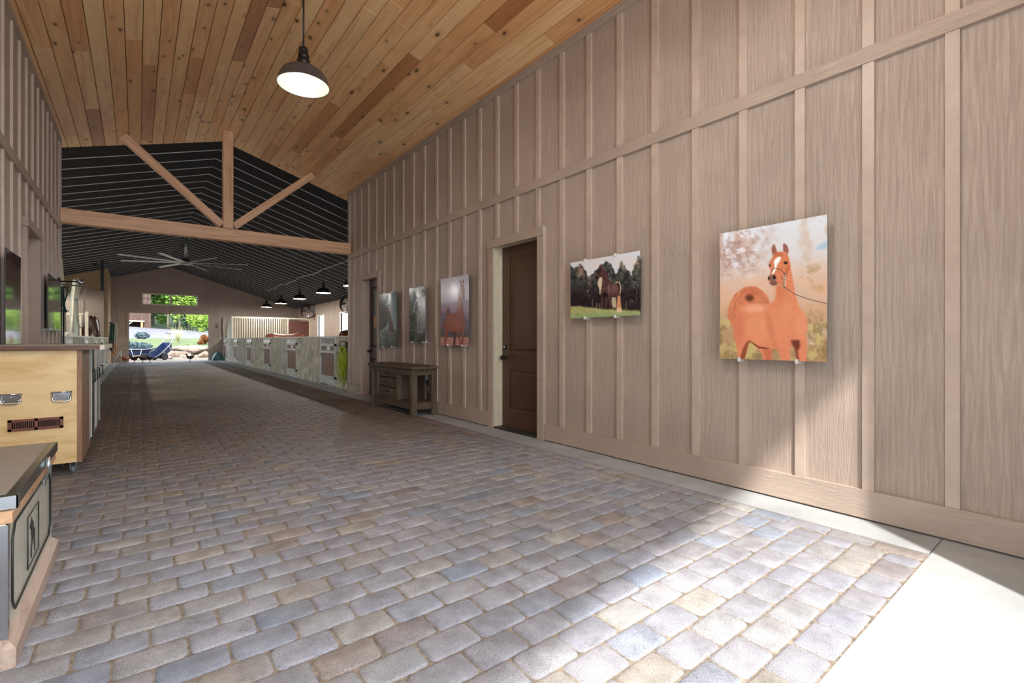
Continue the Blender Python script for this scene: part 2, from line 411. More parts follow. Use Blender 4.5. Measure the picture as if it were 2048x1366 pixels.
mb.add([(XL - .3, -.6, ZW(XL - .3) + .03), (XM, -.6, 5.205), (XM, 11.2, 5.205), (XL - .3, 11.2, ZW(XL - .3) + .03), (XR + .4, -.6, ZW(XR + .4) + .03), (XR + .4, 11.2, ZW(XR + .4) + .03)], [(0, 1, 2, 3), (1, 4, 5, 2)])
structure(mb.build('roof_1', ['black']))
mb = MB()                                                                   # black roof panels of the barn with pale seams
def slab(xa, xb, ya, yb, z_off, th, mi):
    q = [(x_, y_, ZB(x_, y_) + z_off) for x_, y_ in ((xa, ya), (xb, ya), (xb, yb), (xa, yb))]; mb.hexa(q + [(a_, b_, c_ + th) for a_, b_, c_ in q], mi)
for xa, xb in ((XQ - .1, XM), (XM, XO + .1)):
    slab(xa, xb, 11.14, YF + .1, 0, .04, 0)
    slab(xa, xb, YE, 11.16, .125 if False else .1, .04, 0)
    k = 0
    while 11.155 + .615 * k < YF:
        y = 11.72 + .615 * k
        if y < YF - .02:
            slab(xa, xb, y - .004, y + .004, -.016, .02, 1); slab(xa, xb, y + .0045, y + .03, -.02, .021, 0)
        k += 1
structure(mb.build('ceiling_barn', ['black', 'seam']))
# ---------------------------------------------------------------- end walls
mb = MB()                                                                   # cross walls either side of the corridor mouth
wall(mb, 'y', YE - .13, .13, FR + .13, XO + .1, 0, lambda u: ZB(u) + .12, [])
structure(mb.build('wall_cross_right', ['wall_y']))
mb = MB(); wall(mb, 'y', YE - .13, .13, XQ - .1, FL - .13, 0, lambda u: ZB(u) + .12, []); structure(mb.build('wall_cross_left', ['wall_y']))
HF = [(-.345, 3.149, 0, 2.57), (.228, 2.606, 3.06, 3.585)]
mb = MB(); wall(mb, 'y', YF, .15, XQ - .1, XO + .1, 0, lambda u: ZB(u, YF) + .03, HF, (XM,))
HFc = [(-.44, 3.24, 0, 2.66), (.13, 2.70, 2.97, 3.67)]
usf = [-.78 + .406 * k for k in range(-2, 24)]
battens(mb, 'y', YF, -.028, usf, .06, 1.30, 3.0, HFc); battens(mb, 'y', YF, -.028, usf, .06, 3.09, lambda u: ZB(u, YF) - .04, HFc)
structure(mb.build('wall_back', ['wall_y', 'trim_v']))
mb = MB()
mb.box(XT, .13, YF - .03, YF, 3.0, 3.09); mb.box(2.7, XO, YF - .03, YF, 3.0, 3.09); mb.box(.13, 2.7, YF - .029, YF, 3.0, 3.06)
structure(mb.build('trim_13', ['trim']))
mb = MB()
for a, b in ((XT, -.44), (3.24, 3.86)): mb.box(a, b, YF - .02, YF, 0, 1.22); mb.box(a, b, YF - .035, YF, 1.22, 1.30)
structure(mb.build('baseboard_back', [plain('pale_kick_panel', (186, 172, 156), .45, var=.04)]))
mb = MB(); mb.box(-.44, -.345, YF - .03, YF + .16, 0, 2.66); mb.box(3.149, 3.24, YF - .03, YF + .16, 0, 2.66); mb.box(-.345, 3.149, YF - .03, YF + .16, 2.57, 2.66)
structure(mb.build('trim_14', ['trim_v']))
def window(name, axis, pos, u0, u1, z0, z1, panes, mat='cream'):
    mb = MB(); w = .055; t0, t1 = pos - .035, pos + .09
    def bx(a, b, c, d, q0=t0, q1=t1):
        if axis == 'y': mb.box(a, b, q0, q1, c, d)
        else: mb.box(q0, q1, a, b, c, d)
    bx(u0 - w, u1 + w, z1, z1 + w); bx(u0 - w, u1 + w, z0 - w, z0); bx(u0 - w, u0, z0, z1); bx(u1, u1 + w, z0, z1)
    for k in range(1, panes): m = u0 + (u1 - u0) * k / panes; bx(m - .045, m + .045, z0, z1)
    o = structure(mb.build(name, [mat]))
    mb = MB()
    for k in range(panes):
        a, b = u0 + (u1 - u0) * k / panes, u0 + (u1 - u0) * (k + 1) / panes; m = (a + b) / 2
        bx(m - .01, m + .01, z0, z1, pos + .05, pos + .06); bx(a, b, (z0 + z1) / 2 - .01, (z0 + z1) / 2 + .01, pos + .05, pos + .06)
    mb.build('muntins', ['blackmetal'], o)
    for k in range(panes):
        a, b = u0 + (u1 - u0) * k / panes + .002, u0 + (u1 - u0) * (k + 1) / panes - .002
        mb = MB(); bx(a, b, z0 + .002, z1 - .002, pos + .062, pos + .066); mb.build('pane', [M['glass'] if axis == 'y' else M['frost']], o)
    return o
g = N('window_glass', .02, 0, (255, 255, 255)); g.b.inputs['Transmission Weight'].default_value = 1; g.b.inputs['IOR'].default_value = 1.0
M['glass'] = g.m
fz = N('frosted_pane', .7, 0, (250, 250, 248)); tr = fz.n('ShaderNodeBsdfTranslucent'); tr.inputs[0].default_value = (.95, .95, .93, 1); mx = fz.n('ShaderNodeMixShader'); mx.inputs[0].default_value = .8; fz.l(fz.b.outputs[0], mx.inputs[1]); fz.l(tr.outputs[0], mx.inputs[2]); fz.l(mx.outputs[0], fz.t.nodes['Material Output'].inputs[0]); M['frost'] = fz.m
window('window_1', 'y', YF, .228, 2.606, 3.06, 3.585, 2, 'cream')
# outer walls with stall windows; left openings unseen, added to let daylight in
YW = [26.41 - 3.62 * k for k in range(5)]
for nm, pos, th, sgn in (('wall_outer_right', XO, .12, 1), ('wall_outer_left', XQ - .12, .12, -1)):
    mb = MB(); hs = [(y - .53, y + .53, 1.1, 2.45) for y in YW if y > 11.5]
    zt = ZB(XO) if sgn > 0 else ZB(XQ)
    wall(mb, 'x', pos, th, YE - .13, YF + .1, 0, lambda u: zt + .07 - .0048 * (u - 20), hs)
    face = XO if sgn > 0 else XQ
    battens(mb, 'x', face, -.012 * sgn, [YE + .2 + .2 * k for k in range(105)], .03, .2, zt - .02, hs)
    structure(mb.build(nm, ['wall_x', 'trim_v']))
k = 2
for pos, sgn in ((XO, 1), (XQ, -1)):
    for y in YW:
        if y > 11.5 and sgn > 0:
            window('window_%d' % k, 'x', pos + .0, y - .53, y + .53, 1.1, 2.45, 1, 'white'); k += 1
# ---------------------------------------------------------------- open end behind the camera, with an unseen roof added to bound the sun
mb = MB(); mb.box(2.90, FR + .2, -.35, -.15, 0, ZW(3.4)); structure(mb.build('wall_front', ['wall_y']))
mb = MB()
for xa, xb in ((FL - .3, XM), (XM, FR + .3)): mb.hexa([(xa, -1.75, ZW(xa)), (xb, -1.75, ZW(xb)), (xb, -.34, ZW(xb)), (xa, -.34, ZW(xa)), (xa, -1.75, ZW(xa) + .2), (xb, -1.75, ZW(xb) + .2), (xb, -.34, ZW(xb) + .2), (xa, -.34, ZW(xa) + .2)])
structure(mb.build('ceiling_sun_block', ['creamwood']))
# ---------------------------------------------------------------- paver floor
s = N('tumbled_paver', .68); s.b.inputs['Specular IOR Level'].default_value = .3
at = s.n('ShaderNodeAttribute', attribute_name='tint')
v = s.coords(); n1 = s.noise(v, 9, 4, .6); n2 = s.noise(v, 260, 2, .6); n3 = s.noise(v, .55, 3)
c = s.mix(at.outputs['Color'], s.ramp(n1, [(.3, (208, 206, 205)), (.7, (255, 255, 255))]), 1.0, 'MULTIPLY')
c = s.mix(c, s.ramp(n2, [(.34, (140, 138, 137)), (.5, (228, 228, 228)), (.72, (255, 255, 255))]), .75, 'MULTIPLY')
c = s.mix(c, s.ramp(n3, [(.35, (230, 226, 222)), (.65, (255, 255, 255))]), 1.0, 'MULTIPLY')
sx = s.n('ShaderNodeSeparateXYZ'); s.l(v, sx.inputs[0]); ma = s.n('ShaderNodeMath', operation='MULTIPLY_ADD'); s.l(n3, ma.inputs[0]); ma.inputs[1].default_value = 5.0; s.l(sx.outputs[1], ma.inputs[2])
brown_mask = s.ramp(s.n('ShaderNodeMapRange', **{'From_Min': 6.0, 'From_Max': 34.0}).outputs[0], [(0, (0, 0, 0, 1)), (.12, (1, 1, 1, 1)), (.45, (1, 1, 1, 1)), (.8, (.2, .2, .2, 1))])
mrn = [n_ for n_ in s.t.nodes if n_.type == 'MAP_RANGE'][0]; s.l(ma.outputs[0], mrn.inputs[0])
c = s.mix(c, (206, 186, 162), brown_mask, 'MULTIPLY')  # browner along the middle of the aisle, with a noisy edge
s.col(c); hgt = s.n('ShaderNodeMath', operation='MULTIPLY_ADD'); s.l(n1, hgt.inputs[0]); hgt.inputs[1].default_value = 1.6; s.l(n2, hgt.inputs[2]); s.bump(hgt.outputs[0], .55, .0035)
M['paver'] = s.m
PAL = [lin(c) for c in ((194, 191, 196), (188, 186, 194), (184, 187, 196), (174, 182, 196), (198, 192, 184), (200, 190, 178), (190, 176, 168), (180, 170, 168), (194, 191, 190), (192, 189, 193))]
PW = [8, 7, 5, 1.5, 3, 1.2, 1.2, .6, 7, 7]
mb = MB(); cols = []; rnd = random.Random(11)
def paver(x0, x1, y0, y1, near):
    g = .0022; r = min(.026, (x1 - x0) * .3, (y1 - y0) * .3)
    j = lambda a: rnd.uniform(-a, a)
    x0 += g + j(.0015); x1 -= g + j(.0015); y0 += g * .6 + j(.0012); y1 -= g * .6 + j(.0012)
    if x1 - x0 < .03 or y1 - y0 < .03: return
    out = []
    nc = 4 if near else 2
    for cx, cy, a0 in ((x1 - r, y1 - r, 0), (x0 + r, y1 - r, 90), (x0 + r, y0 + r, 180), (x1 - r, y0 + r, 270)):
        rr = r * rnd.uniform(.7, 1.1)
        for q in range(nc):
            t = math.radians(a0 + 90 * q / (nc - 1)); out.append((cx + (r - rr) * math.copysign(1, math.cos(math.radians(a0 + 45))) + rr * math.cos(t) + j(.0012), cy + (r - rr) * math.copysign(1, math.sin(math.radians(a0 + 45))) + rr * math.sin(t) + j(.0012)))
    n = len(out); mx, my = (x0 + x1) / 2, (y0 + y1) / 2; tz = j(.0011); tx, ty = j(.006), j(.008)
    def ring(inset, z):
        return [(mx + (px - mx) * (1 - inset / (x1 - x0) * 2), my + (py - my) * (1 - inset / (y1 - y0) * 2), z + tz + (px - mx) * tx + (py - my) * ty if z > -.02 else z) for px, py in out]
    rs = [ring(.014, 0), ring(.005, -.003), ring(0, -.009), ring(0, -.03)] if near else [ring(.012, 0), ring(0, -.010)]
    vs_ = [p for r_ in rs for p in r_]; fs = [tuple(range(n))]
    for i in range(len(rs) - 1):
        fs += [(i * n + (k + 1) % n, i * n + k, (i + 1) * n + k, (i + 1) * n + (k + 1) % n) for k in range(n)]
    mb.add(vs_, fs, 0, near)
    if near: mb.sm[-len(fs)] = True
    ca, cb = rnd.choices(PAL, PW)[0], rnd.choices(PAL, PW)[0]; m = rnd.uniform(.0, .55); b = rnd.uniform(.9, 1.06)
    for p in vs_:
        t = (p[0] - x0) / (x1 - x0) * m; cols.append((*[(ca[k] * (1 - t) + cb[k] * t) * b * (1.03, 1.07, 1.13)[k] for k in range(3)], 1))
PX0, PX1 = -.763, 3.41
k = 0; y = .64
while y < YF:
    near = y < 9.5
    off = (k % 2) * .115 + rnd.uniform(-.006, .006)
    x = PX0 - .23 + off
    while x < PX1 - .132:
        a, b = max(x, PX0), min(x + .23, PX1 - .132)
        if b - a > .04: paver(a, b, y, min(y + .15, YF), near)
        x += .23
    y += .15; k += 1
y = .64
while y < YF: paver(PX1 - .13, PX1, y, min(y + .23, YF), y < 9.5); y += .228
mb.col = cols
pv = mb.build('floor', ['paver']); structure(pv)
mb = MB(); mb.box(PX0, PX1, .6, YF, -.06, -.0068); structure(mb.build('floor_joint_sand', ['sand']))
mb = MB(); mb.box(PX1 + .002, XR + .2, .64, YE, -.06, -.001); mb.box(PX1 + .002, XS + .2, YE, YF, -.06, -.001)
mb.box(FL - .2, PX0 - .002, .64, YF, -.06, -.001); mb.box(FL - .2, XR + .2, -3.2, .632, -.06, -.001)
structure(mb.build('floor_concrete', ['concrete']))
mb = MB(); mb.box(XS + .05, XO, YE - .1, YF, -.08, -.005); mb.box(XQ, XT - .05, YE - .1, YF, -.08, -.005)
structure(mb.build('floor_stalls', [plain('stall_bedding', (170, 148, 112), .9, var=.2, vscale=14)]))
# ---------------------------------------------------------------- king post truss
t = empty('roof_truss', (XM, 10.62, 0), 'natural cedar king post truss spanning the corridor before the black ceiling', 'truss')
def child(mb, name, mats, par, **kw): mb.xf(Matrix.Translation(-par.matrix_world.translation if False else -Vector(par.location))); return mb.build(name, mats, par, **kw)
ty0, ty1 = 10.50, 10.66
mb = MB(); mb.bbox(XL - .0, XR + .0, ty0, ty1, 2.845 + .22, 3.30 - .01 if False else 3.30, .008); child(mb, 'tie_beam', ['cedar_x'], t)
mb = MB(); mb.bbox(XM - .085, XM + .085, ty0, ty1, 3.302, ZW(XM) - .005, .008); child(mb, 'king_post', ['cedar_z'], t)
for sx in (-1, 1):
    a = Vector((XM + sx * .10, (ty0 + ty1) / 2, 3.36)); b = Vector((XM + sx * 1.56, (ty0 + ty1) / 2, ZW(XM + 1.56) - .03))
    mb = MB(); L = (b - a).length; mb.bbox(-.065, .065, -.065, .065, 0, L, .006); o = mb.build('brace', ['cedar_z'], t); o.location = a - Vector(t.location); o.rotation_euler = (0, math.atan2((b - a).x, (b - a).z), 0)
# ---------------------------------------------------------------- pendant barn lamps
s = N('lamp_glow', .5); s.b.inputs['Emission Color'].default_value = (1, .97, .9, 1); s.b.inputs['Emission Strength'].default_value = 2.2; M['glow'] = s.m
M['shadegrey'] = plain('gunmetal_shade', (98, 94, 96), .3, .55)
M['shadeblack'] = plain('black_shade', (34, 33, 34), .35, .3)
def lamp(x, y, zr, zc, r, shade, label, group, energy=LAMP_W):
    t = empty('pendant_lamp', (x, y, zc), label, 'lamp', group)
    d = zr - zc                                                            # rim height below canopy
    mb = MB(); k = r / .25
    out = [(.055 * k, .20 * k), (.085 * k, .185 * k), (.15 * k, .165 * k), (.20 * k, .13 * k), (.232 * k, .075 * k), (.25 * k, .004 * k), (.254 * k, 0)]
    inn = [(.247 * k, 0), (.226 * k, .072 * k), (.194 * k, .124 * k), (.15 * k, .155 * k), (.05 * k, .18 * k)]
    mb.lathe([(a, b + d) for a, b in out], seg=48, cap=False); mb.lathe([(a, b + d) for a, b in inn], seg=48, mi=1, cap=False); mb.lathe([(.254 * k, d), (.247 * k, d)], seg=48, mi=1, cap=False)
    mb.build('lamp_shade', [shade, M.setdefault('innershade', plain('shade_inner_enamel', (150, 150, 140), .4))], t)
    mb = MB(); mb.lathe([(.02 * k, .40 * k + d), (.042 * k, .385 * k + d), (.046 * k, .35 * k + d), (.04 * k, .335 * k + d), (.052 * k, .325 * k + d), (.055 * k, .285 * k + d), (.048 * k, .275 * k + d), (.062 * k, .262 * k + d), (.068 * k, .2 * k + d)], seg=28)
    mb.build('lamp_neck', [M['shadeblack']], t)
    mb = MB(); mb.tube([(0, 0, .39 * k + d), (0, 0, -.01)], .0085 * max(1, k), 10); mb.lathe([(.001, 0), (.06, -.002), (.062, -.02), (.03, -.035)], seg=24); mb.build('lamp_stem', [M['shadeblack']], t)
    mb = MB(); mb.lathe([(.001, .115 * k + d), (.03 * k, .118 * k + d), (.062 * k, .135 * k + d), (.07 * k, .16 * k + d), (.05 * k, .178 * k + d)], seg=28, cap=False); mb.build('bulb', ['glow'], t)
    ld = bpy.data.lights.new('lamp_light', 'POINT'); ld.energy = energy; ld.color = (1, .97, .92); ld.shadow_soft_size = .05
    lo = bpy.data.objects.new('lamp_light', ld); C.objects.link(lo); lo.parent = t; lo.location = (0, 0, d + .02)
    return t
lamp(XM, 5.26, 3.83, ZW(XM) - .01, .253, 'shadegrey', 'grey barn pendant lamp hanging from the pine ceiling in front of the truss', None, 2.5)
lamp(XM, 1.60, 3.83, ZW(XM) - .01, .253, 'shadegrey', 'added unseen grey fill lamp over the entrance end of the pine ceiling', None, 35)  # lamp out of view, added to light the corridor
for y, lb in zip((15.25, 18.2, 21.5, 24.8, 28.1), ('black barn lamp over the right stalls, half hidden behind the corridor wall corner', 'black barn lamp over the right stalls, second nearest and largest in full view', 'black barn lamp over the right stalls, third along the ceiling cable', 'black barn lamp over the right stalls, fourth along the ceiling cable', 'farthest black barn lamp over the right stalls by the back gable wall')):
    lamp(5.42, y, 2.9, ZB(5.42) - .03, .253, 'shadeblack', lb, 'barn lamps over the right stalls', LAMP_W * .42)
for y in (12.6, 16.3, 20.0, 23.7):  # unseen mirrored lamps, added to brighten the aisle
    lamp(-2.69, y, 2.9, ZB(-2.69) - .03, .253, 'shadeblack', 'added unseen black fill lamp over the left stalls', 'added fill lamps over the left stalls', LAMP_W * .4)
mb = MB(); pts = []; rnd = random.Random(5)
for y0, y1 in ((11.2, 15.25), (15.25, 18.2), (18.2, 21.5), (21.5, 24.8), (24.8, 28.1)):
    for q in range(8):
        f = q / 8; pts.append((5.40 + rnd.uniform(-.05, .05), y0 + (y1 - y0) * f, ZB(5.42) - .05 - (.05 if 0 < q < 7 else 0) - rnd.random() * .05))
pts.append((5.42, 28.1, ZB(5.42) - .05)); mb.tube(pts, .012, 6)
prop(mb.build('ceiling_cable', ['seam']), 'loose pale cable running along the black ceiling from lamp to lamp', 'cable')
# ---------------------------------------------------------------- large ceiling fan
t = empty('ceiling_fan', (XM, 20.65, 3.92), 'huge silver eight-blade ceiling fan on a long pole below the black roof', 'fan')
mb = MB(); mb.tube([(0, 0, .1), (0, 0, ZB(XM) - 3.92 - .01)], .045, 12); mb.box(-.09, .09, -.09, .09, ZB(XM) - 3.92 - .05, ZB(XM) - 3.92 - .005); mb.build('fan_pole', ['steel'], t)
mb = MB(); mb.lathe([(.001, -.06), (.14, -.06), (.2, -.03), (.2, .03), (.12, .07), (.09, .16), (.05, .16)], seg=28); mb.build('fan_hub', ['steel'], t)
for k in range(8):
    a = math.radians(21 + 45 * k); mb = MB()
    mb.hexa([(.17, -.05, -.012), (2.0, -.05, -.012), (2.0, .05, .012), (.17, .05, .012), (.17, -.05, .0), (2.0, -.05, .0), (2.0, .05, .024), (.17, .05, .024)])
    mb.xf(Matrix.Rotation(a, 4, 'Z')); mb.build('fan_blade', ['white'], t)
# ---------------------------------------------------------------- framed photo prints
def homog(c, w, h):                                                        # unit square (u right, v down) -> picture coords
    A = []; B = []
    for (x, y), (u, v) in zip(c, ((0, 0), (1, 0), (1, 1), (0, 1))):
        A += [[u, v, 1, 0, 0, 0, -x * u, -x * v], [0, 0, 0, u, v, 1, -y * u, -y * v]]; B += [x, y]
    p = np.linalg.solve(np.array(A, float), np.array(B, float)); return np.append(p, 1).reshape(3, 3)
class Paint:
    def __init__(s, corners, w, h, seed=1):
        s.w, s.h = w, h; s.rs = np.random.RandomState(seed)
        H = homog(corners, w, h); u, v = np.meshgrid(np.linspace(0, 1, w * 2), np.linspace(0, 1, h * 2)); q = H @ np.stack([u.ravel(), v.ravel(), np.ones(u.size)])
        s.X = (q[0] / q[2]).reshape(u.shape); s.Y = (q[1] / q[2]).reshape(u.shape); s.u, s.v = u, v
        s.I = np.zeros(u.shape + (3,))
    def fill(s, c): s.I[:] = c
    def vgrad(s, stops):
        ys = [a for a, _ in stops]
        for k in range(3): s.I[..., k] = np.interp(s.v, ys, [c[k] for _, c in stops])
    def noise(s, size, oct=3):
        out = 0; amp = 1; tot = 0
        for o in range(oct):
            sz = size / 2 ** o; gx = s.X / sz; gy = s.Y / sz; gx = gx - gx.min(); gy = gy - gy.min()
            R = s.rs.rand(int(gy.max()) + 3, int(gx.max()) + 3); ix, iy = gx.astype(int), gy.astype(int); fx, fy = gx - ix, gy - iy; fx = fx * fx * (3 - 2 * fx); fy = fy * fy * (3 - 2 * fy)
            out = out + amp * ((R[iy, ix] * (1 - fx) + R[iy, ix + 1] * fx) * (1 - fy) + (R[iy + 1, ix] * (1 - fx) + R[iy + 1, ix + 1] * fx) * fy); tot += amp; amp *= .55
        return out / tot
    def blend(s, m, c):
        c = np.array(c, float); s.I = s.I * (1 - m[..., None]) + c * m[..., None]
    def blobs(s, size, lo, hi, c, a=1, region=None, oct=3):
        n = s.noise(size, oct); m = np.clip((n - lo) / (hi - lo), 0, 1) * a
        if region is not None: m = m * region
        s.blend(m, c)
    def poly(s, pts, c, soft=0, a=1, tex=0):
        P = np.array(pts, float); x0, y0 = P.min(0) - soft * 3 - 2; x1, y1 = P.max(0) + soft * 3 + 2
        n = len(P); ins = np.zeros(s.X.shape, bool); X, Y = s.X, s.Y
        for i in range(n):
            ax, ay = P[i]; bx, by = P[(i + 1) % n]
            if ay == by: continue
            ins ^= ((ay > Y) != (by > Y)) & (X < (bx - ax) * (Y - ay) / (by - ay) + ax)
        m = ins.astype(float)
        if soft:
            r = max(1, int(soft * s.w * 2 / (s.X.max() - s.X.min())))
            for _ in range(2):
                for ax_ in (0, 1):
                    cs = np.cumsum(np.pad(m, [(r + 1, r) if q == ax_ else (0, 0) for q in (0, 1)], mode='edge'), axis=ax_)
                    m = (np.take(cs, range(2 * r + 1, cs.shape[ax_]), ax_) - np.take(cs, range(0, cs.shape[ax_] - 2 * r - 1), ax_)) / (2 * r + 1)
        if tex:
            t = (s.noise(26, 3) - .5) * 2 * tex; cc = np.array(c, float) * (1 + t[..., None]); mm = (m * a)[..., None]; s.I = s.I * (1 - mm) + cc * mm
        else: s.blend(m * a, c)
    def ell(s, cx, cy, rx, ry, c, a=1, soft=.15, rot=0):
        dx, dy = s.X - cx, s.Y - cy; ct, st = math.cos(rot), math.sin(rot); p, q = dx * ct + dy * st, -dx * st + dy * ct
        d = np.sqrt((p / rx) ** 2 + (q / ry) ** 2); s.blend(np.clip((1 + soft - d) / (2 * soft), 0, 1) * a, c)
    def line(s, pts, w, c, a=1):
        m = np.zeros(s.X.shape)
        for (ax, ay), (bx, by) in zip(pts, pts[1:]):
            L = max(1e-6, (bx - ax) ** 2 + (by - ay) ** 2); t = np.clip(((s.X - ax) * (bx - ax) + (s.Y - ay) * (by - ay)) / L, 0, 1)
            d = np.hypot(s.X - ax - t * (bx - ax), s.Y - ay - t * (by - ay)); m = np.maximum(m, np.clip((w / 2 + 1.2 - d) / 2.4, 0, 1))
        s.blend(m * a, c)
    def done(s):
        I = np.clip(s.I, 0, 255).reshape(s.h, 2, s.w, 2, 3).mean((1, 3)) / 255.0; I = np.clip((I * .86 + I.mean(-1, keepdims=True) * .14) * 1.05, 0, 1)
        return np.where(I <= .04045, I / 12.92, ((I + .055) / 1.055) ** 2.4)
s = N('mirror_gloss_photo', .07); a = s.n('ShaderNodeAttribute', attribute_name='tint'); s.col(a.outputs['Color']); M['photo_gloss'] = s.m
s = N('glossy_photo', .16); a = s.n('ShaderNodeAttribute', attribute_name='tint'); s.col(a.outputs['Color']); s.b.inputs['Specular IOR Level'].default_value = .22; M['photo'] = s.m
M['clip'] = plain('clear_clip', (214, 212, 206), .2)
M['printedge'] = plain('print_back', (60, 54, 50), .5)
def photo(pt, side, y_left, y_right, z0, z1, x, clips, label, bow=.012):
    """print on a wall of constant x; y_left is the picture's left edge"""
    I = pt.done(); w, h = pt.w, pt.h; mb = MB(); vs_ = []; cols = []
    for r in range(h):
        z = z1 + (z0 - z1) * r / (h - 1)
        for q in range(w):
            y = y_left + (y_right - y_left) * q / (w - 1); b = bow * (math.cos(PI * (q / (w - 1) - .5)) + .6 * math.cos(PI * (r / (h - 1) - .5)) - .8)
            vs_.append((x + side * b, y, z))
    cols = np.concatenate([I.reshape(-1, 3), np.ones((w * h, 1))], 1)
    fs = [(r * w + q, (r + 1) * w + q, (r + 1) * w + q + 1, r * w + q + 1) for r in range(h - 1) for q in range(w - 1)]
    mb.add(vs_, fs, 0, True)
    # backing sheet 7 mm behind, a coarse grid following the same bow
    gx = sorted({round(i * (w - 1) / 10) for i in range(11)}); gy = sorted({round(i * (h - 1) / 10) for i in range(11)}); k = len(mb.v)
    mb.v += [(vs_[r * w + q][0] + side * .007, vs_[r * w + q][1], vs_[r * w + q][2]) for r in gy for q in gx]; m_ = len(gx)
    bf = [(k + r * m_ + q, k + r * m_ + q + 1, k + (r + 1) * m_ + q + 1, k + (r + 1) * m_ + q) for r in range(len(gy) - 1) for q in range(m_ - 1)]
    for q in range(m_ - 1):
        bf += [(gy[0] * w + gx[q], gy[0] * w + gx[q + 1], k + q + 1, k + q), (gy[-1] * w + gx[q + 1], gy[-1] * w + gx[q], k + (len(gy) - 1) * m_ + q, k + (len(gy) - 1) * m_ + q + 1)]
    for r in range(len(gy) - 1):
        bf += [(gy[r + 1] * w, gy[r] * w, k + r * m_, k + (r + 1) * m_), (gy[r] * w + w - 1, gy[r + 1] * w + w - 1, k + (r + 1) * m_ + m_ - 1, k + r * m_ + m_ - 1)]
    mb.f += bf; mb.mi += [1] * len(bf); mb.sm += [False] * len(bf); n = len(mb.v) - k
    mb.col = np.concatenate([cols, np.tile([.8, .8, .8, 1], (n, 1))])
    o = prop(mb.build('photo_print', ['photo' if side > 0 else 'photo_gloss', 'printedge']), label, 'picture')
    for y, z in clips:
        c = MB(); x0, x1 = sorted((x - side * .014, x + side * (FR - x if side > 0 else x - FL))); c.bbox(x0, x1 - .001, y - .011, y + .011, z - .016, z + .016, .003); c.build('clip', ['clip'], o)
    return o
# ---- 1: chestnut horse portrait
p = Paint([(180, 203), (1097, 43), (1083, 1297), (178, 1262)], 200, 268, 4)
p.vgrad([(0, (214, 220, 230)), (.25, (214, 208, 210)), (.38, (220, 188, 168)), (.55, (216, 172, 140)), (.75, (190, 150, 112)), (1, (170, 136, 92))])
L = np.clip((700 - p.X) / 350, 0, 1); T = np.clip((640 - p.Y) / 200, 0, 1)
p.blobs(90, .42, .6, (196, 160, 142), .8, L * T); p.blobs(40, .5, .68, (166, 122, 108), .6, L * T); p.blobs(60, .58, .72, (232, 234, 246), .8, L * T)
Rr = np.clip((p.X - 760) / 150, 0, 1); p.blobs(120, .45, .65, (206, 180, 160), .7, Rr); p.blobs(90, .6, .75, (180, 140, 92), .7, Rr * np.clip((p.Y - 430) / 100, 0, 1))
Bt = np.clip((p.Y - 850) / 120, 0, 1); p.blobs(70, .45, .66, (206, 190, 116), .7, Bt); p.blobs(50, .55, .7, (134, 112, 66), .6, Bt); p.blobs(110, .5, .7, (226, 176, 140), .6, np.clip((p.Y - 560) / 80, 0, 1) * np.clip((900 - p.Y) / 80, 0, 1))
p.poly([(985, 345), (1030, 300), (1092, 270), (1090, 330), (1060, 345)], (160, 190, 214), 6, .9)
for k in range(14):
    x, y = 190 + p.rs.rand() * 330, 240 + p.rs.rand() * 280; pts = [(x, y)]
    for _ in range(4): x += p.rs.uniform(-10, 55); y += p.rs.uniform(-40, 30); pts.append((x, y))
    p.line(pts, 2.5, (158, 112, 98), .45)
tail = [(445, 650), (380, 660), (340, 690), (300, 720), (262, 790), (243, 860), (240, 920), (262, 945), (275, 1000), (292, 960), (330, 870), (395, 812), (470, 800), (600, 802), (570, 730), (520, 680), (480, 652)]
p.poly(tail, (214, 122, 82), 3, 1, .10)
for k in range(26): a = p.rs.rand(); p.line([(420 - a * 120, 670 + a * 50), (330 - a * 70, 740 + a * 80), (270 - a * 20 + p.rs.rand() * 30, 880 + p.rs.rand() * 80)], 3, (176, 82, 46) if k % 2 else (240, 166, 116), .4)
p.line([(450, 660), (520, 622), (585, 610)], 7, (230, 160, 120), .7); p.line([(500, 655), (590, 690), (640, 722)], 5, (238, 196, 160), .8)
p.ell(425, 750, 34, 30, (96, 50, 32), .9, .4); p.ell(440, 700, 60, 30, (196, 96, 66), .5, .4)
body = [(285, 1000), (296, 940), (330, 870), (390, 812), (470, 802), (600, 802), (640, 762), (652, 700), (650, 620), (640, 560), (770, 470), (786, 560), (800, 650), (818, 740), (840, 820), (880, 880), (913, 940), (918, 1000), (905, 1070), (912, 1140), (905, 1292), (832, 1292), (820, 1210), (800, 1160), (772, 1160), (765, 1290), (690, 1290), (680, 1240), (655, 1185), (612, 1182), (615, 1280), (540, 1280), (530, 1225), (480, 1165), (440, 1118), (418, 1128), (404, 1200), (386, 1268), (330, 1265), (320, 1180), (300, 1080)]
p.poly(body, (226, 132, 92), 1.2, 1, .05)
p.ell(500, 990, 120, 130, (232, 148, 104), .6, .5); p.ell(340, 1000, 45, 130, (212, 112, 74), .6, .5); p.ell(470, 840, 100, 30, (238, 170, 132), .7, .5); p.ell(600, 1000, 26, 150, (206, 104, 68), .5, .6, -.25)
p.ell(700, 700, 60, 90, (208, 112, 72), .6, .5); p.ell(740, 850, 50, 120, (232, 146, 104), .5, .5); p.ell(860, 980, 50, 110, (236, 152, 112), .6, .5); p.ell(700, 1010, 70, 110, (230, 140, 98), .6, .5)
p.poly([(418, 1110), (440, 1118), (418, 1140), (400, 1210), (385, 1268), (345, 1265), (370, 1180), (395, 1130)], (140, 62, 40), 6, .8); p.poly([(430, 1112), (500, 1160), (600, 1180), (560, 1186), (500, 1176), (440, 1130)], (96, 40, 30), 4, .8)
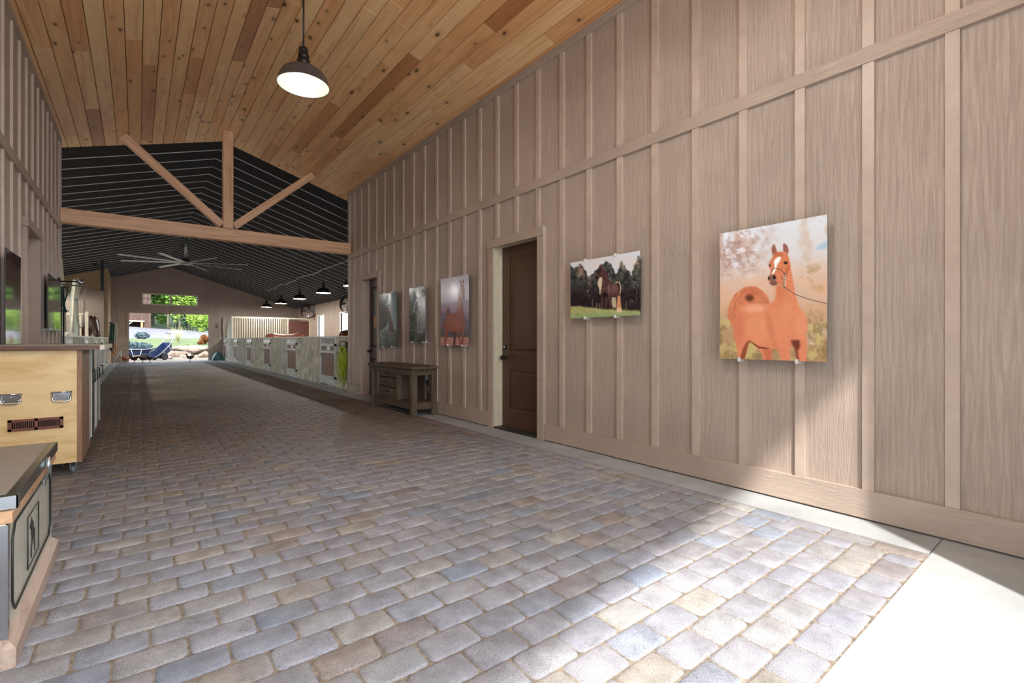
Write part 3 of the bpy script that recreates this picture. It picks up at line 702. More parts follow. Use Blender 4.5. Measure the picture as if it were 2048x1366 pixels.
p.poly([(770, 1110), (850, 1110), (850, 1170), (830, 1200), (790, 1160)], (110, 48, 36), 8, .9); p.poly([(800, 1170), (830, 1175), (845, 1290), (825, 1290)], (130, 56, 40), 5, .8); p.poly([(540, 1190), (612, 1190), (612, 1280), (560, 1280)], (196, 96, 62), 6, .7)
head = [(632, 384), (662, 362), (712, 358), (750, 384), (768, 436), (776, 470), (764, 520), (742, 566), (712, 602), (684, 626), (655, 646), (622, 652), (598, 634), (582, 602), (580, 576), (598, 560), (606, 524), (590, 492), (588, 462), (610, 420)]
p.poly(head, (222, 126, 84), 1, 1, .05); p.poly([(745, 480), (768, 470), (764, 520), (742, 566), (700, 606), (690, 580), (725, 540)], (196, 98, 62), 4, .8); p.ell(665, 385, 45, 22, (190, 92, 60), .6, .4)
for e in ([(622, 386), (613, 335), (622, 305), (638, 293), (652, 330), (662, 364)], [(714, 358), (711, 305), (720, 284), (748, 308), (761, 345), (752, 382)]): p.poly(e, (158, 92, 74), 1)
p.poly([(690, 402), (666, 405), (642, 425), (630, 446), (640, 486), (620, 528), (610, 552), (628, 546), (652, 505), (662, 466), (678, 445), (692, 420)], (248, 246, 246), 1.2)
p.ell(733, 454, 20, 14, (92, 52, 44), .95); p.ell(732, 457, 11, 8, (28, 20, 22)); p.ell(598, 476, 9, 14, (86, 50, 44), .9); p.ell(618, 585, 34, 32, (132, 96, 84), .9, .3, .4); p.ell(634, 577, 14, 17, (52, 34, 34)); p.ell(588, 585, 8, 15, (60, 40, 38)); p.ell(628, 628, 32, 18, (112, 78, 70), .9, .3)
p.line([(606, 536), (622, 508), (650, 499), (684, 510), (712, 534), (722, 552)], 4, (36, 22, 30)); p.line([(722, 548), (718, 600), (714, 655)], 14, (70, 44, 36), .9)
for k in range(10): p.line([(712, 560 + k * 10), (730, 556 + k * 10)], 4, (240, 232, 214))
p.line([(660, 636), (700, 655), (740, 682)], 8, (196, 160, 120)); p.line([(716, 660), (760, 690), (820, 728), (940, 770), (1082, 804)], 7, (122, 84, 70)); p.line([(760, 686), (940, 764), (1082, 799)], 2.5, (216, 186, 160))
p.line([(930, 1145), (945, 1130), (955, 1120), (945, 1140), (960, 1150), (975, 1138), (965, 1130)], 2.6, (250, 250, 244)); p.line([(938, 1138), (972, 1146)], 1.8, (250, 250, 244))
photo(p, 1, 1.964, 1.209, 1.023, 2.02, 3.665, [(1.81, 1.02), (1.40, 1.02)], 'large photo print of a chestnut horse with a white blaze and lead rope')
# ---- 2: dark horse before firs
p = Paint([(172, 352), (1228, 168), (1222, 1138), (178, 1192)], 180, 118, 8)
p.fill((222, 226, 234)); p.blobs(200, .45, .6, (232, 222, 216), .6)
R = lambda x0, x1, f=60: np.clip((p.X - x0) / f, 0, 1) * np.clip((x1 - p.X) / f, 0, 1)
ht = np.interp(p.X, [170, 230, 330, 400, 430, 520, 600, 700, 780, 850, 930, 1010, 1080, 1150, 1200, 1230], [380, 440, 360, 470, 560, 500, 420, 300, 360, 520, 330, 420, 520, 340, 240, 260]) + (p.noise(46, 3) - .5) * 110
m = np.clip((p.Y - ht) / 30, 0, 1); p.blend(m, (74, 76, 72)); p.blobs(60, .45, .62, (44, 46, 48), .9, m); p.blobs(60, .55, .7, (112, 110, 98), .5, m)
for x0, x1, y1 in ((260, 400, 700), (400, 500, 820), (880, 1030, 540), (1110, 1240, 560)): p.blobs(40, .3, .6, (196, 150, 130) if x1 < 600 else (190, 168, 142), .75, m * R(x0, x1) * np.clip((y1 - p.Y) / 140, 0, 1))
dk = np.clip((p.Y - 640) / 200, 0, 1) * m; p.blend(dk * .8, (38, 28, 32)); p.blobs(70, .55, .75, (70, 56, 56), .5, dk); p.blobs(20, .68, .8, (210, 170, 150), .8, m * R(390, 480, 30) * np.clip((p.Y - 540) / 60, 0, 1) * np.clip((900 - p.Y) / 60, 0, 1), 2)
p.blobs(16, .74, .82, (200, 190, 180), .7, m * R(1020, 1230, 40), 2); p.blobs(15, .7, .8, (206, 210, 214), .6, m * R(640, 860, 40) * np.clip((640 - p.Y) / 80, 0, 1), 2)
p.poly([(150, 1010), (300, 1005), (600, 1045), (900, 1060), (1240, 1080), (1240, 1220), (150, 1220)], (178, 180, 110), 6, 1, .12); p.poly([(150, 1130), (1240, 1090), (1240, 1220), (150, 1220)], (146, 176, 118), 20, .8, .1)
for k in range(120):
    x = 178 + p.rs.rand() * 1040; y = 1020 + (x - 178) * .06; p.line([(x, y + 20), (x + p.rs.uniform(-6, 6), y - p.rs.rand() * 34)], 3, (206, 200, 128) if k % 3 else (120, 140, 74), .8)
for x, y in ((500, 900), (1008, 930), (565, 960), (610, 965)): p.line([(x, y), (x, y + 120)], 7, (210, 190, 140), .7)
p.line([(860, 612), (1225, 618)], 3, (34, 24, 30), .9)
p.poly([(645, 560), (600, 580), (572, 660), (600, 740), (608, 835), (622, 820), (640, 700), (655, 620)], (232, 214, 176), 5, .95)
p.poly([(532, 585), (545, 552), (570, 520), (590, 455), (598, 408), (622, 368), (644, 410), (668, 440), (700, 470), (722, 510), (735, 590), (770, 640), (810, 668), (860, 664), (900, 690), (912, 760), (905, 830), (880, 850), (880, 1000), (868, 1045), (855, 1045), (858, 880), (840, 850), (790, 870), (782, 1050), (760, 1050), (755, 890), (720, 900), (715, 1040), (690, 1040), (690, 880), (660, 850), (655, 1040), (632, 1030), (628, 870), (622, 790), (640, 700), (648, 600), (640, 568), (600, 572), (552, 605)], (92, 58, 56), 2, 1, .18)
p.ell(830, 740, 60, 70, (136, 96, 98), .6, .5); p.ell(745, 760, 20, 80, (168, 124, 118), .5, .5); p.ell(600, 480, 24, 50, (46, 30, 34), .7, .4, .5); p.ell(560, 575, 26, 18, (30, 24, 28), .9); p.ell(690, 840, 50, 36, (30, 20, 24), .8, .5); p.line([(598, 412), (628, 380), (650, 420), (705, 476)], 5, (196, 140, 130), .8)
p.line([(845, 655), (880, 640), (912, 665), (925, 740), (915, 820)], 12, (238, 206, 170), .95); p.poly([(860, 664), (885, 650), (905, 690), (900, 740), (880, 700)], (70, 34, 34), 2)
p.poly([(880, 850), (915, 840), (925, 950), (945, 1090), (860, 1095), (868, 960)], (232, 160, 110), 4, .95); p.poly([(865, 1020), (940, 1040), (945, 1095), (862, 1095)], (240, 216, 170), 6, .8); p.poly([(795, 870), (850, 870), (858, 1000), (840, 1040), (800, 1010), (785, 930)], (214, 196, 160), 5, .9)
p.line([(640, 735), (680, 750), (735, 720), (755, 680)], 3, (230, 200, 190), .7); p.line([(262, 1124), (300, 1122)], 3, (80, 80, 50)); p.line([(280, 1118), (288, 1130), (296, 1116)], 2.4, (80, 80, 50))
photo(p, 1, 3.637, 2.73, 1.40, 2.0, 3.665, [(3.43, 2.0), (3.03, 2.0), (3.43, 1.40), (3.03, 1.40)], 'wide photo print of a dark horse standing in front of fir trees', .006)
# ---- 3: bay horse, lavender sky
p = Paint([(1092, 158), (1503, 82), (1520, 1150), (1100, 1150)], 84, 190, 12)
p.vgrad([(0, (196, 192, 208)), (.33, (184, 184, 200)), (.42, (140, 118, 150)), (.55, (128, 104, 140)), (.72, (104, 92, 116)), (.86, (86, 74, 80)), (1, (196, 130, 112))])
p.poly([(1090, 560), (1150, 545), (1240, 510), (1330, 500), (1420, 490), (1510, 455), (1520, 640), (1090, 640)], (148, 122, 160), 6, .9); p.blobs(50, .5, .68, (178, 96, 120), .6, np.clip((p.Y - 530) / 30, 0, 1) * np.clip((720 - p.Y) / 60, 0, 1)); p.blobs(60, .5, .66, (70, 62, 96), .7, np.clip((p.Y - 640) / 60, 0, 1) * np.clip((1000 - p.Y) / 60, 0, 1))
p.poly([(1095, 1030), (1520, 1020), (1520, 1160), (1095, 1160)], (206, 142, 126), 3)
for y in (1055, 1085, 1120): 
    for x in range(1110, 1520, 34): p.line([(x, y), (x + 20, y)], 7, (160, 70, 60), .8)
p.poly([(1182, 700), (1165, 640), (1175, 600), (1200, 575), (1220, 610), (1222, 660), (1206, 720)], (112, 44, 34), 3)
p.poly([(1150, 760), (1175, 700), (1240, 668), (1300, 660), (1330, 610), (1336, 500), (1346, 400), (1362, 330), (1370, 250), (1400, 228), (1425, 250), (1436, 330), (1440, 420), (1425, 445), (1412, 420), (1412, 520), (1420, 620), (1440, 720), (1448, 800), (1440, 900), (1442, 990), (1425, 1145), (1405, 1145), (1408, 1000), (1392, 930), (1360, 960), (1410, 1145), (1392, 1145), (1340, 1000), (1322, 930), (1318, 1000), (1305, 1145), (1282, 1145), (1280, 1000), (1240, 950), (1208, 930), (1200, 1000), (1165, 1145), (1145, 1145), (1160, 960), (1120, 860)], (148, 62, 42), 1.5, 1, .12)
p.ell(1250, 820, 60, 100, (172, 82, 56), .6, .5); p.ell(1355, 560, 24, 110, (178, 84, 54), .6, .5); p.ell(1395, 300, 22, 70, (120, 44, 34), .7, .5); p.ell(1340, 830, 40, 90, (190, 96, 66), .6, .5); p.ell(1405, 540, 12, 120, (86, 32, 26), .7, .5); p.poly([(1225, 930), (1320, 960), (1308, 1145), (1280, 1145), (1282, 1020)], (70, 44, 40), 4, .8)
for e in ([(1368, 236), (1368, 190), (1376, 170), (1388, 215)], [(1408, 226), (1410, 180), (1416, 165), (1424, 215)]): p.poly(e, (70, 34, 34), 1)
p.ell(1425, 440, 14, 14, (40, 22, 26)); p.line([(1420, 448), (1455, 495), (1500, 545)], 5, (52, 26, 34)); p.ell(1388, 400, 8, 18, (214, 180, 176), .7, .4)
p.line([(1470, 1112), (1490, 1106), (1482, 1124)], 3, (120, 40, 40))
photo(p, 1, 6.416, 5.63, 1.088, 2.10, 3.665, [(6.22, 1.09), (5.82, 1.09)], 'tall photo print of a bay horse against a pale lavender sky', .012)
# ---- 4: black and white horse
p = Paint([(597, 285), (850, 240), (850, 1085), (597, 1085)], 56, 150, 20)
p.fill((60, 64, 62)); p.blobs(36, .45, .6, (26, 28, 28), .9); p.blobs(24, .6, .75, (128, 136, 132), .8); p.poly([(640, 290), (850, 240), (850, 330), (800, 300), (760, 380), (700, 420), (670, 330)], (206, 210, 208), 8, .95); p.poly([(735, 300), (760, 300), (790, 420), (720, 440)], (110, 116, 112), 6, .8)
p.poly([(700, 450), (740, 470), (770, 530), (790, 620), (850, 720), (850, 900), (800, 960), (715, 960), (705, 800), (700, 680), (690, 620), (665, 640), (655, 620), (680, 540)], (112, 118, 120), 4, .95, .25); p.poly([(700, 450), (720, 520), (715, 640), (690, 620), (655, 640), (680, 540)], (40, 44, 46), 3, .9)
p.line([(700, 450), (668, 540), (655, 640)], 9, (214, 220, 218)); p.line([(712, 650), (712, 940)], 9, (170, 160, 150), .8); p.line([(730, 645), (845, 668)], 5, (20, 18, 20)); p.poly([(760, 560), (850, 540), (850, 740), (815, 700)], (34, 34, 36), 3, .9); p.blobs(20, .6, .75, (170, 176, 178), .5, np.clip((p.Y - 760) / 60, 0, 1) * np.clip((p.X - 710) / 30, 0, 1) * np.clip((960 - p.Y) / 40, 0, 1))
p.poly([(597, 960), (850, 960), (850, 1090), (597, 1090)], (44, 50, 48), 10, .7, .3)
photo(p, 1, 7.49, 6.92, 1.135, 2.055, 3.665, [(7.40, 1.135), (7.02, 1.135)], 'narrow black and white photo print of a horse in a wood', .014)
# ---- 5: dark bay horse, teal sky
p = Paint([(150, 372), (415, 328), (412, 1165), (150, 1160)], 60, 150, 30)
p.vgrad([(0, (112, 146, 158)), (.4, (122, 158, 170)), (.66, (144, 170, 178)), (.72, (98, 112, 112)), (1, (76, 90, 88))])
p.poly([(150, 370), (262, 360), (266, 430), (236, 520), (262, 640), (270, 760), (240, 860), (150, 930)], (38, 44, 46), 7, .95, .3); p.blobs(22, .6, .74, (110, 132, 136), .7, np.clip((270 - p.X) / 60, 0, 1) * np.clip((p.Y - 640) / 60, 0, 1))
p.poly([(222, 600), (258, 570), (270, 515), (280, 560), (290, 515), (298, 600), (310, 680), (335, 800), (350, 900), (372, 945), (280, 930), (276, 780), (262, 690), (235, 690), (215, 650)], (70, 36, 34), 2, 1, .15); p.ell(310, 860, 22, 60, (104, 50, 40), .6, .5)
p.line([(150, 936), (410, 938)], 3, (206, 214, 214), .7); p.line([(180, 942), (180, 1010), (262, 1015)], 6, (170, 190, 190), .6); p.line([(290, 945), (296, 1120)], 8, (186, 150, 140), .4); p.blobs(30, .5, .7, (104, 124, 122), .5, np.clip((p.Y - 940) / 40, 0, 1))
photo(p, 1, 8.776, 8.0, 1.04, 2.04, 3.665, [(8.62, 2.04), (8.22, 2.04), (8.62, 1.04), (8.22, 1.04)], 'photo print of a dark bay horse under a teal sky beside the second door', .02)
# ---- left wall prints
p = Paint([(0, 0), (100, 0), (100, 100), (0, 100)], 60, 70, 41)
p.vgrad([(0, (70, 42, 38)), (.3, (84, 58, 52)), (.5, (104, 112, 110)), (1, (150, 168, 170))]); p.blobs(18, .4, .6, (40, 24, 24), .8, np.clip((50 - p.Y) / 20, 0, 1)); p.line([(10, 0), (16, 46)], 7, (134, 66, 50), .7); p.blobs(9, .6, .8, (176, 190, 192), .7, np.clip((p.Y - 35) / 10, 0, 1))
photo(p, -1, 6.14, 6.84, .98, 2.0, XL + .055, [(6.3, .98), (6.7, .98)], 'glossy horse photo print on the left wall above the counter', .003)
p = Paint([(0, 0), (100, 0), (100, 100), (0, 100)], 60, 60, 42)
p.vgrad([(0, (120, 120, 116)), (.4, (110, 118, 106)), (1, (140, 150, 136))]); p.blobs(14, .45, .6, (80, 84, 76), .7)
photo(p, -1, 8.66, 9.98, 1.31, 2.05, XL + .055, [(8.9, 1.31), (9.7, 1.31)], 'bowed glossy photo print on the left wall near the barn aisle', .012)
# ---------------------------------------------------------------- rolling counter cabinet, left
M['grey'] = plain('grey_panel', (176, 178, 172), .4, var=.05)
M['cabwhite'] = plain('white_cabinet_panel', (214, 214, 206), .35)
cx0, cx1, cy0, cy1 = -.955, -.385, 5.60, 8.2
t = empty('rolling_cabinet', (cx1, cy0, 0), 'birch plywood cabinet on casters under the counter by the left wall', 'cabinet')
mb = MB(); mb.box(cx0, cx1 - .03, cy0, cy1, .11, 1.082); mb.box(cx1 - .03, cx1, cy0 + .02, cy0 + .03, .11, 1.08); child(mb, 'cabinet_body', ['ply'], t)
mb = MB(); mb.box(cx1 - .03, cx1 + .003, cy0 - .002, 6.42, .105, 1.082); child(mb, 'corner_post', ['oak'], t)
for k, (a, b, m_) in enumerate(((6.44, 6.78, 'cabwhite'), (6.80, 7.10, 'darkdoor'), (7.12, 7.50, 'cabwhite'), (7.53, 8.18, 'grey'))):
    mb = MB(); mb.box(cx1 - .03, cx1 - .004, a, b, .14, 1.07); mb.box(cx1 - .006, cx1 + .004, a, a + .05, .14, 1.07); mb.box(cx1 - .006, cx1 + .004, b - .05, b, .14, 1.07)
    d = child(mb, 'cabinet_door', [m_], t)
    q = MB(); q.tube([(cx1 + .004, b - .03, .72), (cx1 + .03, b - .03, .72), (cx1 + .03, b - .03, .84), (cx1 + .004, b - .03, .84)], .006, 8); child(q, 'door_pull', ['blackmetal'], t).parent = d
for hx in (-.815, -.510):                                                   # chest handles
    z = .69; mb = MB(); w = .062
    mb.bbox(hx - w, hx + w, cy0 - .004, cy0 + .002, z - .035, z + .03, .003)
    for sx in (-1, 0, 1): mb.lathe([(.001, -.007), (.006, -.006), (.007, -.004)], (hx + sx * .04, cy0, z + (.012 if sx == 0 else -.02)), 10, 0, 'y')
    mb.tube([(hx - w - .004, cy0 - .01, z + .034), (hx + w + .004, cy0 - .01, z + .034)], .007, 10)
    mb.tube([(hx - w + .004, cy0 - .012, z + .03), (hx - w + .006, cy0 - .02, z - .03), (hx - w + .02, cy0 - .022, z - .042), (hx, cy0 - .023, z - .047), (hx + w - .02, cy0 - .022, z - .042), (hx + w - .006, cy0 - .02, z - .03), (hx + w - .004, cy0 - .012, z + .03)], .0062, 10)
    child(mb, 'chest_handle', ['chrome'], t)
M['ventwood'] = wood('vent_wood', (128, 76, 58), (84, 46, 36), (10, 40, 40), .45)
mb = MB(); vx0, vx1, vz0, vz1 = -.832, -.500, .42, .515
y0_, y1_ = cy0 - .012, cy0 - .001
mb.box(vx0, vx1, y0_, y1_, vz0, vz0 + .02); mb.box(vx0, vx1, y0_, y1_, vz1 - .02, vz1); mb.box(vx0, vx0 + .022, y0_, y1_, vz0, vz1); mb.box(vx1 - .022, vx1, y0_, y1_, vz0, vz1); mb.box((vx0 + vx1) / 2 - .01, (vx0 + vx1) / 2 + .01, y0_, y1_, vz0, vz1)
for h0 in (vx0 + .022, (vx0 + vx1) / 2 + .01):
    for k in range(1, 11): x = h0 + k * (.134 / 11); mb.box(x - .0022, x + .0022, y0_ + .002, y1_, vz0 + .02, vz1 - .02)
mb.box(vx0 + .01, vx1 - .01, cy0 - .002, cy0 - .0005, vz0 + .01, vz1 - .01, 1)
child(mb, 'vent_grille', ['ventwood', 'black'], t)
for x, y in ((-.445, 5.70), (-.9, 5.70), (-.445, 8.1), (-.9, 8.1)):
    mb = MB(); mb.lathe([(.001, -.014), (.030, -.014), (.034, -.008), (.034, .008), (.030, .014), (.001, .014)], (x, y, .034), 20, 0, 'x'); mb.box(x - .022, x - .017, y - .02, y + .02, .03, .10, 1); mb.box(x + .017, x + .022, y - .02, y + .02, .03, .10, 1); mb.box(x - .03, x + .03, y - .03, y + .03, .095, .108, 1)
    child(mb, 'caster', [plain('grey_wheel', (120, 124, 126), .5), 'steel'], t)
t = empty('countertop', (-.229, 5.55, 1.085), 'dark-edged wooden countertop running along the left wall above the plywood cabinet', 'countertop')
mb = MB(); mb.box(XL + .03, -.26, 5.55, 7.15, 1.088, 1.130); mb.box(XL + .03, -.26, 5.53, 5.55, 1.086, 1.126, 1); child(mb, 'worktop', [plain('worktop_face', (186, 186, 172), .25), 'walnut'], t)
mb = MB(); mb.box(-.26, -.229, 5.53, 7.15, 1.086, 1.128); child(mb, 'lit_side_edge', ['cream'], t)  # bright light on the side edge is put into its pale colour
# ---------------------------------------------------------------- storage trunk, bottom left
M['trunkcream'] = plain('cream_trunk_panel', (212, 210, 190), .16, var=.03)
M['trunktop'] = plain('taupe_trunk_lid', (158, 148, 138), .45, var=.04, vscale=20)
M['trunkwood'] = wood('trunk_wood', (206, 162, 124), (166, 122, 90), (16, 2, 16), .4); M['trunkbase'] = wood('worn_moulding_wood', (188, 164, 148), (150, 124, 108), (16, 2, 16), .5)
M['ink'] = plain('black_ink', (40, 40, 38), .4)
x0, x1, y0, y1 = -.955, -.372, 2.47, 3.60
t = empty('storage_trunk', (x1, y0, 0), 'cream tack trunk with a metal-bound grey lid in the near left corner', 'trunk')
mb = MB(); mb.box(x0, x1, y0, y1, .09, .51); child(mb, 'trunk_body', ['trunkcream'], t)
mb = MB(); mb.prism([(x0 - .03, y0 - .03, 0), (x1 + .03, y0 - .03, 0), (x1 + .03, y1 + .01, 0), (x0 - .03, y1 + .01, 0)], (0, 0, .07)); mb.hexa([(x0 - .03, y0 - .03, .07), (x1 + .03, y0 - .03, .07), (x1 + .03, y1 + .01, .07), (x0 - .03, y1 + .01, .07), (x0, y0, .10), (x1, y0, .10), (x1, y1, .10), (x0, y1, .10)]); child(mb, 'base_moulding', ['trunkbase'], t)
mb = MB(); mb.bbox(x0 - .012, x1 + .016, y0 - .0, y1 + .04, .51, .552, .004); child(mb, 'wood_band', ['trunkwood'], t)
mb = MB(); mb.bbox(x0 - .014, x1 + .022, y0 + .034, y1 + .06, .553, .605, .004); mb.box(x0 + .02, x1 - .008, y0 + .064, y1 + .03, .604, .6075, 1); child(mb, 'lid', [plain('dark_polished_band', (92, 94, 88), .18, .7), 'trunktop'], t)
mb = MB(); mb.box(x0, x1 + .026, y0 + .028, y0 + .034, .556, .603); mb.box(x1 + .022, x1 + .026, y0 + .028, y0 + .07, .556, .603); child(mb, 'lid_corner', ['chrome'], t)
mb = MB(); mb.box(x1 + .001, x1 + .006, y0 - .004, y0 + .028, .10, .508); mb.box(x1 - .03, x1 + .006, y0 - .006, y0, .10, .508); child(mb, 'corner_trim', ['chrome'], t)
mb = MB(); mb.box(x1 + .001, x1 + .005, y1 - .03, y1 + .003, .10, .508); child(mb, 'corner_trim', ['chrome'], t)
mb = MB(); L0, L1, z0, z1 = y0 + .09, y1 - .07, .145, .475; c = .05; xx = x1 + .0035
ring = [(xx, L0 + c, z0), (xx, L1 - c, z0), (xx, L1, z0 + c), (xx, L1, z1 - c), (xx, L1 - c, z1), (xx, L0 + c, z1), (xx, L0, z1 - c), (xx, L0, z0 + c)]
mb.tube(ring, .004, 6, close=True); e = (2.88, 3.16, .19, .41); mb.tube([(xx, e[0], e[2]), (xx, e[1], e[2]), (xx, e[1], e[3]), (xx, e[0], e[3])], .0022, 6, close=True); child(mb, 'pinstripe', ['ink'], t)
mb = MB(); hs_ = [(-.07, 0), (-.055, .07), (-.06, .12), (-.02, .125), (-.02, .16), (.02, .185), (.03, .20), (.04, .185), (.075, .165), (.07, .152), (.045, .155), (.04, .13), (.03, .10), (.05, .05), (.045, .0), (.03, .0), (.03, .045), (.0, .075), (-.03, .07), (-.045, .04), (-.055, .0)]
mb.prism([(x1 + .001, 3.02 - a * .9, .205 + b * .9) for a, b in hs_], (.0015, 0, 0)); child(mb, 'horse_emblem', ['ink'], t)
for yy in (3.22,):
    mb = MB(); mb.bbox(x1 + .020, x1 + .030, yy - .022, yy + .022, .555, .600, .004); mb.tube([(x1 + .032, yy - .014, .60), (x1 + .034, yy - .016, .56), (x1 + .022, yy - .012, .49), (x1 + .022, yy + .012, .49), (x1 + .034, yy + .016, .56), (x1 + .032, yy + .014, .60)], .004, 8); mb.bbox(x1 + .012, x1 + .022, yy - .02, yy + .02, .465, .50, .003); child(mb, 'latch', ['chrome'], t)
# ---------------------------------------------------------------- console table
x0, x1, y0, y1, zt = 3.27, 3.69, 6.60, 8.24, .765
t = empty('console_table', (x0, y0, 0), 'weathered dark wood console table with three drawers against the right wall', 'table')
mb = MB(); n = 3
for k in range(n): a = x0 - .03 + (x1 + .025 - x0) * k / n; mb.bbox(a, a + (x1 + .025 - x0) / n - .002, y0 - .06, y1 + .05, zt - .045, zt, .004)
child(mb, 'table_top', ['darkwood'], t)
for x in (x0, x1 - .085):
    for y in (y0, y1 - .085): mb = MB(); mb.bbox(x, x + .085, y, y + .085, 0, zt - .045, .004); child(mb, 'leg', ['darkwood_z'], t)
mb = MB()
for x in (x0 + .015, x1 - .055): mb.box(x, x + .04, y0 + .085, y1 - .085, zt - .14, zt - .046)
for y in (y0 + .015, y1 - .055): mb.box(x0 + .085, x1 - .085, y, y + .04, zt - .14, zt - .046)
child(mb, 'apron', ['darkwood'], t)
mb = MB()
for x in (x0 + .012, x1 - .052): mb.box(x, x + .04, y0 + .085, y1 - .085, .10, .185)
for y in (y0 + .012, y1 - .052): mb.box(x0 + .085, x1 - .085, y, y + .04, .10, .185)
for k in range(4): a = x0 + .02 + k * (x1 - x0 - .04) / 4; mb.box(a, a + (x1 - x0 - .04) / 4 - .004, y0 + .02, y1 - .02, .186, .204)
child(mb, 'shelf', ['darkwood'], t)
da, db = y0 + .62, y0 + 1.32
mb = MB(); mb.box(x0 + .02, x1 - .03, da - .05, da, .205, zt - .046); mb.box(x0 + .02, x1 - .03, db, db + .05, .205, zt - .046); mb.box(x1 - .05, x1 - .03, da, db, .205, zt - .046); mb.box(x0 + .03, x1 - .05, da, db, .207, .222); child(mb, 'drawer_case', ['darkwood_z'], t)
mb = MB(); mb.box(x1 - .035, x1 - .02, y0 + .34, da - .05, .205, zt - .14); child(mb, 'back_panel', ['darkwood_z'], t)
zz = .225; dh = (zt - .05 - .225) / 3
for k in range(3):
    mb = MB(); mb.bbox(x0 + .034, x0 + .055, da + .010, db - .010, zz + k * dh, zz + (k + 1) * dh - .014, .003); mb.box(x0 + .05, x1 - .06, da + .01, db - .01, zz + k * dh + .004, zz + (k + 1) * dh - .02)
    d = child(mb, 'drawer', ['darkwood'], t)
    q = MB(); ym, zm = (da + db) / 2, zz + (k + .5) * dh; q.tube([(x0 + .024, ym - .05, zm), (x0 + .002, ym - .035, zm - .004), (x0 - .004, ym, zm - .006), (x0 + .002, ym + .035, zm - .004), (x0 + .024, ym + .05, zm)], .006, 8); child(q, 'drawer_pull', ['blackmetal'], t).parent = d
mb = MB(); mb.bbox(3.70, 3.745, 6.90, 7.0, .50, .66, .006); mb.tube([(3.722, 6.95, .50), (3.722, 6.95, .2)], .011, 8, mi=0)
t = empty('outlet_box', (3.72, 6.95, .5), 'grey weatherproof outlet box with clear cover under the console table', 'outlet'); child(mb, 'box', ['steel'], t)
mb = MB(); mb.bbox(3.672, 3.701, 6.91, 6.99, .52, .645, .008); child(mb, 'cover', [plain('clear_cover', (206, 214, 214), .1)], t)
# ---------------------------------------------------------------- stall fronts: shingled walls and doors
s = N('cedar_shingle', .75); at = s.n('ShaderNodeAttribute', attribute_name='tint'); g = s.noise(s.coords((1, 60, 3)), 1, 5, .6)
s.col(s.mix(at.outputs['Color'], s.ramp(g, [(.3, (176, 172, 160)), (.7, (255, 255, 255))]), 1.0, 'MULTIPLY')); s.bump(g, .5, .006); M['shingle'] = s.m
SP = [lin(c) for c in ((224, 221, 208), (210, 208, 197), (232, 228, 216), (198, 197, 184), (218, 212, 198))]
def shingles(name, xf, side, spans, ztop):
    """side +1: front faces -x (right stalls); -1: faces +x"""
    mb = MB(); cols = []; rnd = random.Random(len(spans) * 7 + side)
    for a, b in spans:
        k0 = len(mb.v); xa, xb = (xf + .012, xf + .11) if side > 0 else (xf - .11, xf - .012); mb.box(xa, xb, a, b, 0, ztop - .03)
        cols += [(*SP[1], 1)] * (len(mb.v) - k0)
        ch = (ztop - .03) / 7
        for r in range(7):
            y = a - rnd.random() * .1
            while y < b:
                w = rnd.uniform(.11, .24); ya, yb = max(y, a), min(y + w - .007, b)
                if yb - ya > .015:
                    zb = r * ch - rnd.uniform(0, .008) if r else .0; zt_ = (r + 1) * ch + .02 if r < 6 else (r + 1) * ch; o0 = .0; k0 = len(mb.v)
                    f = xf - .004 * side; u_ = xf + .008 * side; bk = xf + .013 * side; f -= .003 * side
                    mb.hexa([(f, ya, zb), (bk, ya, zb), (bk, yb, zb), (f, yb, zb), (u_, ya, zt_), (bk, ya, zt_), (bk, yb, zt_), (u_, yb, zt_)])
                    c = rnd.choice(SP); m = rnd.uniform(.82, 1.08); cols += [(c[0] * m, c[1] * m, c[2] * m, 1)] * (len(mb.v) - k0)
                y += w
    mb.col = cols; o = mb.build(name, ['shingle']); fix_normals(o); structure(o)
    mb = MB()
    for a, b in spans: mb.box(min(xf - .012 * side, xf + .12 * side), max(xf - .012 * side, xf + .12 * side), a, b, ztop - .03, ztop)
    return o, mb
RD = [(11.93 + 3.66 * k, 13.18 + 3.66 * k) for k in range(5)]              # right doors
sp = []; y = YE + .02
for a, b in RD: sp.append((y, a)); y = b
sp.append((y, 30.2)); sp.append((31.45, YF))
o, cap = shingles('wall_stalls_right', XS, 1, sp, ZS); structure(cap.build('trim_15', ['cream']))
LDd = [(12.0, 13.2), (16.05, 17.15), (19.5, 20.7), (23.2, 24.4), (26.4, 27.4)]
sp = []; y = YE + .02
for a, b in LDd: sp.append((y, a)); y = b
sp.append((y, 28.0))
o, cap = shingles('wall_stalls_left', XT, -1, sp, ZS); structure(cap.build('trim_16', ['white']))
M['panelbrown'] = plain('brown_infill_panel', (128, 104, 90), .5, var=.05)
M['kick'] = plain('pale_kick_plate', (200, 208, 200), .3)
